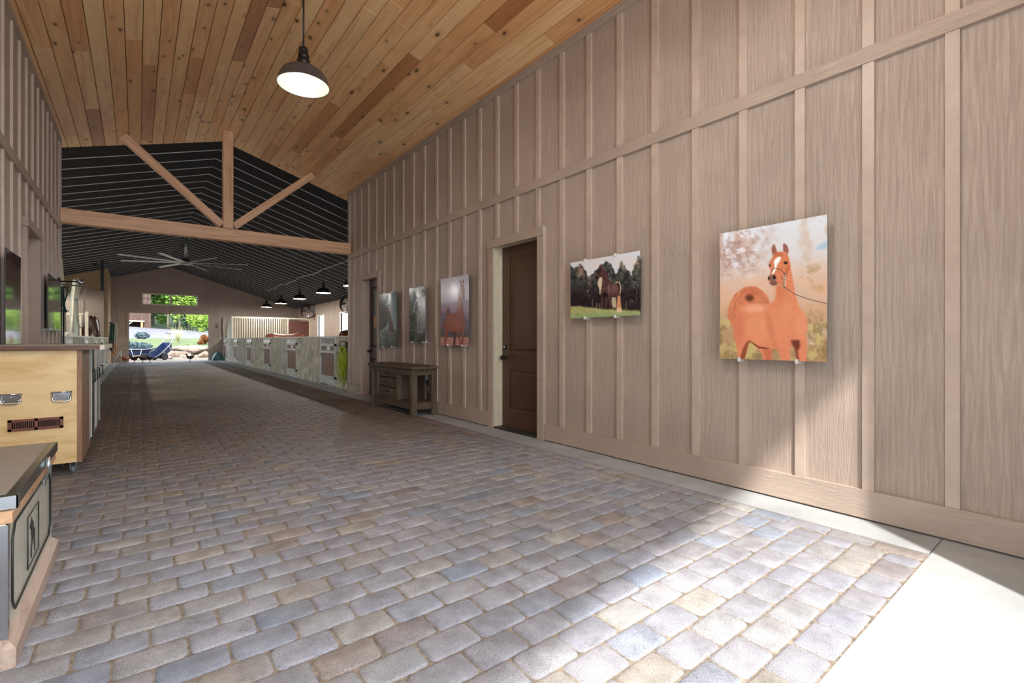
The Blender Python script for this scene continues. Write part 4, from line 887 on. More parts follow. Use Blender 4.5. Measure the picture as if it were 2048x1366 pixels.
def stall_door(xf, side, a, b, label, group):
    t = empty('stall_door', (xf, a, 0), label, 'stall door', group)
    X = lambda u: xf + u * side; bx = lambda mb, u0, u1, *r, mi=0: mb.box(min(X(u0), X(u1)), max(X(u0), X(u1)), *r, mi)
    mb = MB(); w = .075
    bx(mb, -.012, .06, a, a + w, .03, ZS - .005); bx(mb, -.012, .06, b - w, b, .03, ZS - .005)
    for z0, z1 in ((ZS - .05, ZS - .005), (1.005, 1.065), (.83, .89), (.20, .25), (.03, .07)): bx(mb, -.011, .055, a + w, b - w, z0, z1)
    child(mb, 'door_frame', ['whiteframe'], t)
    mb = MB(); bx(mb, .01, .03, a + w, b - w, .25, .83); child(mb, 'infill_panel', ['panelbrown'], t)
    mb = MB(); bx(mb, .01, .03, a + w, b - w, .07, .20); child(mb, 'kick_plate', ['kick'], t)
    mb = MB(); n = 12
    for k in range(n): y = a + w + (b - a - 2 * w) * (k + .5) / n; bx(mb, .015, .028, y - .007, y + .007, 1.065, ZS - .05)
    child(mb, 'bar_grille', ['whiteframe'], t)
    mb = MB(); bx(mb, .012, .028, a + w, b - w, .89, 1.005); m_ = (a + b) / 2; bx(mb, .002, .012, m_ - .13, m_ + .10, .90, 1.0, mi=1); bx(mb, .000, .004, m_ + .01, m_ + .07, .925, .985, mi=2); child(mb, 'name_plate', ['panelbrown', 'white', 'cream'], t)
    for z in (1.04, .22): mb = MB(); mb.tube([(X(-.02), a - .06, z), (X(-.03), a + .03, z)], .02, 8); bx(mb, -.035, -.008, a - .015, a + .035, z - .03, z + .03); child(mb, 'hinge', ['blackmetal'], t)
    mb = MB(); bx(mb, -.028, -.01, b - .1, b - .03, .76, .80); mb.tube([(X(-.02), b - .07, .76), (X(-.05), b - .12, .76), (X(-.05), b - .17, .76)], .008, 8); child(mb, 'latch', ['chrome'], t)
    return t
labs = ['nearest right stall door, beside the hanging yellow hose', 'second right stall door from the hose', 'third right stall door from the hose', 'fourth right stall door from the hose', 'fifth right stall door, farthest of the low ones']
for (a, b), lb in zip(RD, labs): stall_door(XS, 1, a, b, 'white framed brown panel ' + lb, 'right stall doors')
labs = ['under the tall scooped panels beside the hanging halters', 'below the short white slat grille', 'below the horse head', 'before the tall brown partition', 'next to the tan corner']
for (a, b), lb in zip(LDd, labs): stall_door(XT, -1, a, b, 'left stall door ' + lb, 'left stall doors')
# the farthest right stall has tall scooped sides
def scoop(name, xf, side, y0, y1, ztop, ym, zlow, mat, label):
    """tall panel from y0 to y1 whose top swoops down toward ym"""
    pts = [(xf, y0, ZS), (xf, y1, ZS)]
    if ym > y1: prof = [(1, zlow), (.97, zlow + .25), (.86, zlow + .45), (.80, zlow + .75), (.62, ztop - .25), (.5, ztop - .06), (.35, ztop), (0, ztop)]
    else: prof = [(1, ztop), (.65, ztop), (.5, ztop - .06), (.38, ztop - .25), (.2, zlow + .75), (.14, zlow + .45), (.03, zlow + .25), (0, zlow)]
    pts += [(xf, y0 + (y1 - y0) * u, z) for u, z in prof]
    mb = MB(); mb.prism(pts, (.05 * side, 0, 0)); mb.tube([(xf - .004 * side, p[1], p[2]) for p in pts[2:]], .022, 6, mi=1)
    o = mb.build(name, [mat, 'cream']); fix_normals(o); return prop(o, label, 'stall panel')
M['creamgrey'] = plain('cream_panel', (216, 212, 198), .45, var=.03)
scoop('stall_side_panel', XS, 1, 28.54, 30.1, 2.38, 31, 1.32, 'creamgrey', 'cream scooped side panel at the slat grille end of the far right stall')
scoop('stall_side_panel', XS, 1, 31.5, YF - .05, 2.38, 30, 1.6, 'creamgrey', 'narrow cream scooped panel against the back gable wall')
stall_door(XS, 1, 30.2, 31.45, 'tall narrow stall door at the back wall between the scooped panels', 'right stall doors')
M['mint'] = plain('pale_green_panel', (206, 214, 196), .3, var=.04)
scoop('stall_side_panel', XT, -1, 10.72, 11.98, 2.62, 12.5, 1.32, 'mint', 'pale green scooped stall panel just past the left wall end')
scoop('stall_side_panel', XT, -1, 13.22, 14.54, 2.5, 12.5, 1.32, 'mint', 'pale green scooped stall panel farther along, beside the slat grille')
# slat grille partition in the right stalls
Y = 28.5
t = empty('slat_partition', (XS, Y, ZS), 'cream slatted partition above the far right stalls', 'partition')
mb = MB(); mb.box(XS, XO, Y - .03, Y + .03, 2.30, 2.38); mb.box(XS, XS + .08, Y - .031, Y + .031, 0, 2.30); mb.box(6.50, 6.60, Y - .031, Y + .031, 0, 2.30); mb.box(XS + .08, 6.5, Y - .03, Y + .03, 1.18, 1.26); child(mb, 'frame', ['cream'], t)
mb = MB(); mb.box(XS + .08, 6.5, Y - .02, Y + .02, 0, 1.18); child(mb, 'lower_panel', ['panelbrown'], t)
n = 23
for k in range(n): x = XS + .11 + (6.48 - XS - .11) * (k + .5) / n; mb = MB(); mb.box(x - .022, x + .022, Y - .02, Y + .02, 1.262, 2.298); child(mb, 'slat', ['cream'], t)
mb = MB(); mb.box(6.605, XO - .02, Y - .02, Y + .02, 0, 2.2); mb.box(7.68, XO - .01, Y - .03, Y + .03, 0, 2.3, 1); child(mb, 'solid_panel', [plain('red_brown_boards', (104, 62, 50), .5, var=.15), 'cream'], t)
for Y in (24.9, 21.2, 17.5, 13.9):
    mb = MB(); mb.box(XS + .12, XO, Y - .03, Y + .03, 0, 1.2); structure(mb.build('wall_stall_divider', ['panelbrown']))
# left barn partitions
mb = MB(); wall(mb, 'y', 28.0, .12, XQ, XT, 0, lambda u: ZB(u) + .05, []); wall(mb, 'x', XT - .12, .12, 28.12, YF, 0, ZB(XT) + .03, [])
battens(mb, 'y', 28.0, -.022, [XT - .42 - .406 * k for k in range(9)], .06, 1.2, lambda u: ZB(u) - .03, [])
mb.box(XT - .1, XT + .01, 27.98, 28.0, 0, 4.28)
structure(mb.build('wall_tack_room', ['tan_y', plain('tan_batten', (200, 164, 122), .45)]))
mb = MB(); Yp = 24.95
mb.box(XT - 3.9, XT, Yp - .03, Yp + .03, 0, 3.10); prop(mb.build('stall_partition', [plain('dark_taupe_panel', (118, 102, 88), .4, var=.05)]), 'tall plain brown partition panel behind the horse head in the left stalls', 'partition')
mb = MB(); mb.box(XT - .1, XT, Yp - .06, Yp + .06, 3.10, ZB(XT, Yp) - .06); mb.box(XT - .34, XT - .1, Yp - .03, Yp + .03, 4.12, 4.16); prop(mb.build('steel_post', ['blackmetal']), 'black steel post rising from the brown partition to the roof', 'post')
Y = 17.3
t = empty('slat_grille', (XT, Y, ZS), 'short cream slat grille between the left stalls beside the horse', 'partition')
mb = MB(); mb.box(XT - 3.9, XT, Y - .03, Y + .03, 1.84, 1.89); mb.box(XT - .07, XT + .0, Y - .035, Y + .035, 0, 1.93); mb.box(XT - 3.9, XT - .07, Y - .03, Y + .03, 0, 1.24, 1); child(mb, 'frame', ['cream', 'panelbrown'], t)
for k in range(14): x = XT - .16 - k * .14; mb = MB(); mb.box(x - .02, x + .02, Y - .02, Y + .02, 1.242, 1.838); child(mb, 'slat', ['cream'], t)
# ---------------------------------------------------------------- wall fans
def wall_fan(x, y, z, rz, label):
    t = empty('wall_fan', (x, y, z), label, 'fan', 'wall fans above the stalls'); t.rotation_euler = (0, .25, rz)
    mb = MB()
    for r, h in ((.42, 0), (.36, -.06), (.28, -.09), (.2, -.105), (.12, -.11)): mb.tube([(h, r * math.cos(2 * PI * k / 32), r * math.sin(2 * PI * k / 32)) for k in range(32)], .007, 5, close=True)
    for k in range(12): a = 2 * PI * k / 12; mb.tube([(r_[1], r_[0] * math.cos(a), r_[0] * math.sin(a)) for r_ in ((.42, 0), (.36, -.06), (.28, -.09), (.12, -.11))], .005, 5)
    mb.build('fan_cage', ['blackmetal'], t)
    mb = MB(); mb.lathe([(.42, -.02), (.43, .02), (.42, .14), (.40, .14)], seg=36, axis='x', cap=False); mb.build('fan_drum', ['blackmetal'], t)
    mb = MB(); mb.lathe([(.001, -.03), (.07, -.02), (.09, .05), (.08, .16), (.001, .18)], seg=20, axis='x'); mb.build('fan_hub', ['steel'], t)
    for k in range(4):
        mb = MB(); mb.hexa([(.0, .06, -.03), (.0, .37, -.10), (.06, .37, .08), (.04, .06, .03), (.008, .06, -.03), (.008, .37, -.10), (.068, .37, .08), (.048, .06, .03)]); mb.xf(Matrix.Rotation(k * PI / 2, 4, 'X')); mb.build('fan_blade', ['shadegrey'], t)
    mb = MB(); mb.bar((.1, 0, .42), (.2, 0, .62), .05, .05); mb.bar((.08, 0, .42), (.16, 0, .42), .04, .04); mb.build('bracket', ['blackmetal'], t)
    return t
wall_fan(7.45, 27.75, 2.78, .95, 'black drum fan on the far stall wall above the brown boards')
wall_fan(7.45, 21.4, 2.80, .7, 'black drum fan half hidden by the corridor corner above the white window')
# ---------------------------------------------------------------- hose on its hook
t = empty('garden_hose', (XS - .03, 11.1, 1.0), 'coiled yellow-green hose hanging on a hook at the end of the right stalls', 'hose')
mb = MB(); rnd = random.Random(2); pts = []
for k in range(11):
    ylo = 11.1 + rnd.uniform(-.12, .12); w = rnd.uniform(.14, .34); zb = rnd.uniform(.06, .45); xo = -.03 - .10 * rnd.random()
    for q in range(14):
        a = -PI / 2 + 2 * PI * q / 14; zc = (1.0 + zb) / 2 - 1.0; zz = zc + (1.0 - zb) / 2 * math.sin(-a) * 1.0
        narrow = (.35 + .65 * (zz + 1 - zb) / (1.0 - zb)) if zz < zc else 1 - .5 * max(0, (zz - zc) / ((1 - zb) / 2)) ** 3
        pts.append((xo + .03 * math.sin(a * 2 + k), (ylo - 11.1) * .5 + w * .5 * math.cos(a) * narrow, zz))
mb.tube(pts, .0125, 7); mb.tube([(-.08, .12, -.33), (-.09, .2, -.44), (-.10, .27, -.47), (-.10, .33, -.49)], .016, 8, mi=1)
mb.build('hose_coil', [plain('yellow_green_hose', (166, 186, 44), .45), 'blackmetal'], t)
mb = MB(); mb.tube([(.02, .02, .10), (-.04, .06, .14), (-.10, .1, .12), (-.12, .1, .02), (-.08, .06, -.02)], .010, 8); mb.bbox(-.015, .02, -.06, .08, -.03, .12, .004); mb.build('hose_hook', ['blackmetal'], t)
# ---------------------------------------------------------------- halters and ropes on the left wall end
t = empty('tack_bracket', (-1.0, 10.5, 2.11), 'black tack bracket with a silver tip on the left wall end', 'bracket')
mb = MB(); mb.tube([(.02, 0, 0), (.27, 0, .01), (.30, 0, .05)], .012, 8); mb.tube([(.27, 0, .0), (.25, 0, -.02)], .012, 8); mb.bbox(.005, .03, -.03, .03, -.1, .06, .003); mb.tube([(.02, 0, -.09), (.1, 0, -.1), (.13, 0, -.07)], .009, 8); mb.build('arm', ['blackmetal'], t)
mb = MB(); mb.tube([(.20, 0, .05), (.24, 0, .02), (.28, 0, -.01), (.31, 0, .05)], .012, 8); mb.build('tip', ['chrome'], t)
mb = MB(); mb.tube([(-.11 + .11 * 1 + .115 * math.cos(2 * PI * k / 28), .03 + .12 * math.sin(2 * PI * k / 28) - .1, -.475) for k in range(28)], .006, 6, close=True)
prop(mb.xf(Matrix.Translation((-.985, 10.5, 2.11))).build('hoop', [plain('dark_green_hoop', (26, 62, 52), .4)]), 'dark green round hoop hanging from ropes at the left wall end', 'hoop')
M['ropegreen'] = plain('dark_green_rope', (24, 70, 60), .7); M['ropewhite'] = plain('cream_rope', (206, 200, 180), .7)
def rope(path, r, mat, label, name='lead_rope', cat='rope', group=None):
    mb = MB(); P_ = [Vector(p) for p in path]; out = []
    for i in range(len(P_) - 1):
        for q in range(4):
            f = q / 4; a, b = P_[max(i - 1, 0)], P_[min(i + 2, len(P_) - 1)]; c_, d_ = P_[i], P_[i + 1]
            out.append(.5 * ((2 * c_) + (d_ - a) * f + (2 * a - 5 * c_ + 4 * d_ - b) * f * f + (-a + 3 * c_ - 3 * d_ + b) * f ** 3))
    out.append(P_[-1]); mb.tube(out, r, 7); return prop(mb.build(name, [mat]), label, cat, group)
rope([(-.93, 10.46, 2.02), (-.95, 10.44, 1.85), (-.93, 10.46, 1.66), (-.90, 10.42, 1.62), (-.92, 10.42, 1.75), (-.88, 10.42, 1.95), (-.93, 10.44, 2.03)], .011, 'ropegreen', 'dark green rope halter hanging from the black bracket', 'halter', 'halter')
rope([(-.80, 11.4, 2.12), (-.82, 11.3, 1.9), (-.83, 11.3, 1.55), (-.80, 11.3, 1.40), (-.76, 11.3, 1.42), (-.74, 11.3, 1.7), (-.74, 11.3, 2.0), (-.72, 11.3, 2.06)], .010, 'ropewhite', 'long cream lead rope looped beside the pale green stall panel')
mb = MB(); mb.tube([(-1.05, 11.4, 2.14), (-.80, 11.4, 2.125), (-.74, 11.36, 2.10), (-.70, 11.3, 2.13)], .013, 8); mb.bbox(-1.05, -1.035, 11.36, 11.44, 2.07, 2.2, .003)
prop(mb.build('rope_hook', ['steel']), 'steel hook on the pale green panel holding the cream lead rope', 'hook')
mb = MB(); mb.tube([(.028 * math.cos(2 * PI * k / 16), 0, .028 * math.sin(2 * PI * k / 16)) for k in range(16)], .006, 6, close=True); mb.lathe([(.001, -.01), (.014, -.008), (.014, .008), (.001, .01)], seg=12, axis='y'); mb.xf(Matrix.Translation((-.84, 11.28, 1.86)))
prop(mb.build('snap_ring', ['chrome']), 'silver snap ring hanging at the head of the cream rope', 'ring')
mb = MB(); mb.tube([(-.975, 10.60, 0), (-.975, 10.60, 2.02)], .012, 8); mb.tube([(-.955, 10.70, 0), (-.955, 10.70, 2.02)], .012, 8); mb.box(-.985, -.945, 10.59, 10.71, 2.0, 2.03)
prop(mb.build('conduit', ['blackmetal']), 'pair of thin dark conduits running up the left wall end', 'conduit')
# ropes on the tack room wall
rnd = random.Random(9)
for k in range(9):
    y = 28.7 + .22 * k; x = -1.02 + rnd.uniform(.03, .22); zb = rnd.uniform(.55, 1.0)
    rope([(-1.03, y, 1.95), (x, y, 1.9), (x + .04, y + .05, 1.5), (x, y + .1, zb), (x - .05, y + .06, zb + .05), (x - .02, y, 1.5), (x, y + .02, 1.85)], .022, ('ropegreen', 'ropegreen', M.setdefault('ropeteal', plain('teal_rope', (60, 110, 112), .7)), 'ropewhite')[k % 4], 'green and teal lead ropes in a thick bundle on the tack room wall', 'lead_rope', 'rope', 'lead ropes on the tack room wall')
for k in range(3):
    y = 28.8 + .3 * k; rope([(-1.02, y, 1.1), (-.85, y, 1.0), (-.80, y + .05, .75), (-.86, y + .1, .5), (-.92, y, .7), (-.9, y, 1.0)], .022, M.setdefault('ropeorange', plain('orange_rope', (196, 120, 60), .7)), 'orange ropes hanging below the green bundle by the back door', 'lead_rope', 'rope', 'orange ropes by the back door')
t = empty('step_stool', (-.75, 30.2, 0), 'white folding step stool leaning beside the back door', 'stool')
mb = MB()
for yy in (-.18, .18): mb.tube([(-.2, yy, .0), (.1, yy, .62)], .014, 8); mb.tube([(.14, yy, .0), (.1, yy, .62)], .014, 8)
mb.tube([(.1, -.18, .62), (.1, .18, .62)], .014, 8); mb.tube([(-.2, -.18, .012), (-.2, .18, .012)], .012, 8); mb.build('stool_frame', ['white'], t)
for z, x in ((.25, .02), (.5, .08)): mb = MB(); mb.bbox(x - .1, x + .06, -.17, .17, z, z + .025, .004); mb.build('step', ['steel'], t)
mb = MB(); rnd = random.Random(4)
mb.loft([((3.28 + .52 * k / 8, 31.25, .0 + .001), .26, 0.02 + .48 * math.sin(PI * min(.97, max(.03, k / 8))) ** .6, (1, 0, 0)) for k in range(9)], 20)
mb.v = [(x + rnd.uniform(-.01, .01), y + rnd.uniform(-.02, .02), max(0.0, z)) for x, y, z in mb.v]
prop(mb.build('feed_bag', [plain('teal_tarp', (84, 122, 122), .4, var=.35, vscale=5)]), 'slumped teal green sack against the back wall beside the open door', 'sack')
mb = MB(); mb.tube([(3.50, YF - .02, 2.08), (3.50, YF - .07, 2.08), (3.55, YF - .09, 2.05), (3.58, YF - .08, 1.97), (3.5, YF - .06, 1.9), (3.62, YF - .06, 1.88)], .013, 8); prop(mb.build('wall_hook', ['blackmetal']), 'small black hook on the back gable wall right of the door', 'hook')
# ---------------------------------------------------------------- animals
M['bay'] = plain('dark_bay_coat', (70, 44, 32), .45, var=.2, vscale=3); M['chest'] = plain('chestnut_coat', (112, 62, 42), .45, var=.15, vscale=3); M['mane'] = plain('black_mane', (24, 20, 20), .6); M['blaze'] = plain('white_blaze', (226, 220, 214), .6)
M['eye'] = plain('dark_eye', (14, 10, 10), .1)
def horse(loc, rz, label, coat, neck='up', blaze=False, sc_=1.0):
    """faces +x, withers about 1.45 m"""
    t = empty('horse', loc, label, 'horse', None, rz)
    mb = MB()
    mb.loft([((-.86, 0, 1.12), .10, .12, (1, 0, .1)), ((-.78, 0, 1.16), .22, .24, (1, 0, .1)), ((-.55, 0, 1.17), .30, .30, (1, 0, 0)), ((-.2, 0, 1.12), .31, .29, (1, 0, 0)), ((.15, 0, 1.10), .31, .31, (1, 0, 0)), ((.42, 0, 1.13), .27, .33, (1, 0, .1)), ((.64, 0, 1.18), .22, .28, (1, 0, .25)), ((.78, 0, 1.2), .14, .18, (1, 0, .3))], 20)
    if neck == 'up': P_ = [((.52, 0, 1.22), .17, .28, (.6, 0, 1)), ((.68, 0, 1.42), .13, .22, (.6, 0, 1)), ((.84, 0, 1.62), .12, .18, (.7, 0, 1)), ((.95, 0, 1.76), .105, .14, (1, 0, .8))]; h = Vector((.98, 0, 1.78)); hd = Vector((.34, 0, -.8))
    else: P_ = [((.52, 0, 1.2), .17, .26, (1, 0, .1)), ((.78, 0, 1.14), .13, .2, (1, 0, -.4)), ((1.02, 0, .98), .10, .16, (1, 0, -.7)), ((1.15, 0, .86), .085, .13, (1, 0, -.9))]; h = Vector((1.15, 0, .85)); hd = Vector((.3, 0, -.8))
    mb.loft(P_, 16)
    hd.normalize(); H_ = []
    for f, a, b in ((-.05, .10, .12), (.05, .125, .155), (.16, .13, .16), (.28, .105, .135), (.40, .08, .10), (.49, .08, .09), (.55, .065, .07), (.575, .03, .04)): H_.append((tuple(h + hd * f), a, b, tuple(hd)))
    mb.loft(H_, 16)
    up = Vector((-hd.z, 0, hd.x)) if hd.x > 0 else Vector((0, 0, 1)); up = Vector((.62, 0, .55)).normalized() if neck == 'up' else Vector((.8, 0, .3)).normalized()
    for sy in (-1, 1):
        e = h + Vector((-.03, .07 * sy, .04)); mb.loft([(tuple(e), .035, .022, (0, 0, 1)), (tuple(e + Vector((.01, .012 * sy, .07))), .032, .016, (0, 0, 1)), (tuple(e + Vector((.02, .01 * sy, .14))), .006, .005, (0, 0, 1))], 8)
    for (x, z0, pts) in ((.55, .95, [(0, .95, .12), (.0, .70, .085), (.01, .50, .062), (.0, .44, .06), (0, .16, .036), (0, .1, .042), (.02, .05, .05), (.03, 0, .062)]), (-.66, 1.0, [(0, 1.05, .2), (.04, .82, .13), (.02, .66, .085), (-.10, .50, .056), (-.09, .44, .052), (-.06, .16, .036), (-.05, .1, .042), (-.03, .05, .05), (-.02, 0, .062)])):
        for sy in (-1, 1):
            mb.loft([((x + dx, sy * (.15 if z > .9 else .14), z), r, r * 1.1, (0, 0, -1)) for dx, z, r in pts], 12)
    mb.build('body', [coat], t, remesh=.022)
    mn = MB(); 
    a0, a1 = Vector(P_[0][0]), Vector(P_[-1][0]); bk = Vector((-.55, 0, .5)).normalized() if neck == 'up' else Vector((0, 0, 1))
    for k in range(10): f = k / 9; i = min(2, int(f * 3)); g_ = f * 3 - i; c_ = Vector(P_[i][0]).lerp(Vector(P_[i + 1][0]), g_); r_ = P_[i][2] * (1 - g_) + P_[i + 1][2] * g_; q = c_ + bk * r_ * .92; mn.loft([(tuple(q), .02, .03, (0, 1, -.1)), (tuple(q + Vector((0, .07, .0)) + bk * .02), .03, .05, (0, 1, -.5)), (tuple(q + Vector((0, .13, -.12))), .02, .04, (0, .3, -1))], 8)
    mn.build('mane', ['mane'], t)
    tl = MB(); tl.loft([((-.85, 0, 1.25), .035, .035, (-1, 0, .1)), ((-.95, 0, 1.2), .05, .05, (-.5, 0, -1)), ((-.99, 0, .9), .07, .06, (0, 0, -1)), ((-.97, 0, .55), .06, .06, (0, 0, -1)), ((-.97, 0, .35), .02, .02, (0, 0, -1))], 10); tl.build('tail', ['mane'], t)
    if True:
        fr = Vector((-hd.z, 0, hd.x)).normalized()
        for sy in (-1, 1): ey = MB(); c_ = h + hd * .14 + fr * .06 + Vector((0, .112 * sy, 0)); ey.lathe([(.001, -.016), (.014, -.01), (.018, 0), (.014, .01), (.001, .016)], tuple(c_), 10); ey.build('eye', ['eye'], t)
        for sy in (-1, 1): ey = MB(); c_ = h + hd * .52 + fr * .03 + Vector((0, .062 * sy, 0)); ey.lathe([(.001, -.014), (.012, -.008), (.014, 0), (.012, .008), (.001, .014)], tuple(c_), 10); ey.build('nostril', ['eye'], t)
        if blaze: b = MB(); b.loft([(tuple(h + hd * .06 + fr * .148), .016, .008, tuple(hd)), (tuple(h + hd * .14 + fr * .152), .026, .010, tuple(hd)), (tuple(h + hd * .26 + fr * .128), .016, .008, tuple(hd)), (tuple(h + hd * .42 + fr * .094), .012, .007, tuple(hd))], 8); b.build('blaze', ['blaze'], t)
    return t
horse((-1.70, 19.72, 0), math.radians(-50), 'dark bay horse with a white blaze looking over the left stall wall', 'bay', 'up', True)
horse((5.27, 23.2, 0), 0, 'chestnut horse in the right stalls, only its long back showing above the shingles', 'chest', 'down')
horse((5.05, 12.75, 0), 0, 'chestnut horse near the corridor corner, only a patch of back showing', 'chest', 'down')
def hen(x, y, rz, col, label, z=0, peck=False):
    t = empty('hen', (x, y, z), label, 'hen', None, math.radians(rz))
    mb = MB(); a = -.06 if peck else 0
    mb.loft([((-.21, 0, .33), .015, .035, (1, 0, -.6)), ((-.16, 0, .30), .04, .07, (1, 0, -.5)), ((-.09, 0, .24), .08, .09, (1, 0, -.2)), ((0, 0, .21), .10, .105, (1, 0, 0)), ((.09, 0, .225), .085, .095, (1, 0, .4)), ((.14, 0, .28 + a), .05, .06, (.6, 0, 1)), ((.165, 0, .34 + a * 2), .032, .036, (.4, 0, 1)), ((.185, 0, .38 + a * 2.5), .03, .032, (1, 0, .6)), ((.215, 0, .385 + a * 2.7), .016, .018, (1, 0, 0)), ((.24, 0, .378 + a * 2.8), .004, .005, (1, 0, 0))], 14)
    for sy in (-1, 1): mb.tube([(.01, .04 * sy, .14), (.0, .04 * sy, .02), (.01, .04 * sy, .006)], .008, 6); mb.tube([(-.03, .04 * sy, .006), (.06, .05 * sy, .006)], .006, 5); mb.tube([(0, .04 * sy, .006), (.05, .02 * sy, .006)], .005, 5)
    mb.build('body', [col], t)
    c_ = MB(); c_.prism([(.17, -.004, .405 + a * 2.5), (.175, -.004, .44 + a * 2.5), (.19, -.004, .42 + a * 2.5), (.2, -.004, .44 + a * 2.5), (.215, -.004, .41 + a * 2.5), (.215, -.004, .395 + a * 2.5)], (0, .008, 0)); c_.build('comb', [M.setdefault('comb', plain('red_comb', (170, 40, 34), .5))], t)
    return t
dk = plain('dark_hen_feathers', (54, 34, 30), .6, var=.25, vscale=20); og = plain('orange_hen_feathers', (178, 104, 54), .6, var=.2, vscale=20)
hen(-.48, 30.3, -20, og, 'orange brown hen at the left edge of the open back door', peck=True)
hen(-.12, 30.4, 165, dk, 'dark hen with its head raised beside the orange hen'); hen(.20, 30.7, 20, dk, 'dark hen pecking between two others at the back door', peck=True)
hen(.50, 30.8, 15, dk, 'dark hen at the right end of the row at the back door', peck=True)
hen(2.22, 30.7, 200, dk, 'lone dark hen standing in the middle right of the back doorway')
# ---------------------------------------------------------------- outside the back door
def gz(x, y):
    if y < 36.5: return -.015
    if y < 40: f = (y - 36.5) / 3.5; return -.015 + .52 * f
    if y < 48: return .5 + (y - 40) / 8 * .75
    s_ = max(-.6, min(1, (3 - x) / 7)); f = min(1, (y - 48) / 16); return 1.25 + f * (1.0 + .55 * s_) + max(0, y - 72) * .22
def terrain(name, x0, x1, y0, y1, nx, ny, mat, dz=0):
    mb = MB(); mb.add([(x0 + (x1 - x0) * i / nx, y0 + (y1 - y0) * j / ny, gz(x0 + (x1 - x0) * i / nx, y0 + (y1 - y0) * j / ny) + dz) for j in range(ny + 1) for i in range(nx + 1)],
       [(j * (nx + 1) + i, j * (nx + 1) + i + 1, (j + 1) * (nx + 1) + i + 1, (j + 1) * (nx + 1) + i) for j in range(ny) for i in range(nx)], 0, True)
    return structure(mb.build(name, [mat]))
s = N('lawn', .9); v = s.coords(); n = s.noise(v, 1.2, 5, .7); n2 = s.noise(v, 14, 3); s.col(s.mix(s.ramp(n, [(.3, (70, 86, 44)), (.55, (90, 102, 58)), (.75, (108, 106, 74))]), s.ramp(n2, [(.3, (190, 190, 180)), (.7, (255, 255, 255))]), .8, 'MULTIPLY')); M['lawn'] = s.m
M['gravel'] = plain('pale_gravel', (128, 114, 100), .9, var=.12, vscale=5, bump=.4, bscale=30); M['drive'] = plain('asphalt_drive', (98, 96, 102), .85, var=.06, vscale=.6)
M['forest'] = plain('forest_floor', (64, 84, 44), .95, var=.3, vscale=.6)
terrain('ground_yard', -14, 22, YF + .15, 37.6, 12, 8, 'gravel'); terrain('ground_lawn', -14, 22, 37.6, 48.2, 18, 16, 'lawn'); terrain('ground_drive', -30, 34, 48.2, 64, 20, 12, 'drive'); terrain('ground_forest', -70, 90, 64, 130, 20, 16, 'forest')
s = N('boulder_rock', .85); v = s.coords(); s.col(s.ramp(s.noise(v, 4, 6, .65), [(.3, (92, 76, 66)), (.5, (130, 112, 100)), (.7, (160, 144, 132))])); s.bump(s.noise(v, 9, 5), .6, .03); M['rock'] = s.m
def boulder(x, y, z, sx, sy, sz, seed, label):
    rnd = random.Random(seed); bm = bmesh.new(); bmesh.ops.create_icosphere(bm, subdivisions=3, radius=1)
    offs = [(Vector((rnd.gauss(0, 1), rnd.gauss(0, 1), rnd.gauss(0, 1))).normalized(), rnd.uniform(.55, .9)) for _ in range(9)]
    for v_ in bm.verts:
        p_ = v_.co.normalized(); r = 1
        for d, c_ in offs:
            dt = p_.dot(d)
            if dt > 0: r = min(r, c_ / dt)
        v_.co = p_ * r * (1 + rnd.uniform(-.02, .02))
    mb = MB(); mb.add([(v_.co.x * sx, v_.co.y * sy, v_.co.z * sz) for v_ in bm.verts], [tuple(v_.index for v_ in f.verts) for f in bm.faces], 0, False); bm.free()
    o = mb.build('boulder', ['rock'], None, (x, y, z)); return prop(o, label, 'boulder')
for a in ((1.9, 37.2, .15, .85, .5, .32, 1, 'flat grey boulder right behind the tipped blue cart'), (2.75, 38.2, .42, 1.3, .6, .38, 2, 'long pale boulder in the middle of the retaining row'), (4.3, 38.3, .32, .62, .5, .42, 3, 'pinkish boulder right of the long pale one'), (5.35, 38.2, .45, .6, .5, .5, 4, 'tall pale boulder cut by the right door jamb'), (2.6, 36.4, .0, .7, .4, .3, 5, 'low boulder in the front of the retaining row behind the lone hen'), (3.4, 36.6, .02, .5, .4, .42, 6, 'rounded boulder in front of the pinkish one'), (1.45, 36.0, .0, .35, .3, .18, 7, 'small boulder behind the cart wheels'), (.3, 37.4, .1, .7, .4, .3, 8, 'boulder hidden low behind the flat cart')):
    boulder(*a)
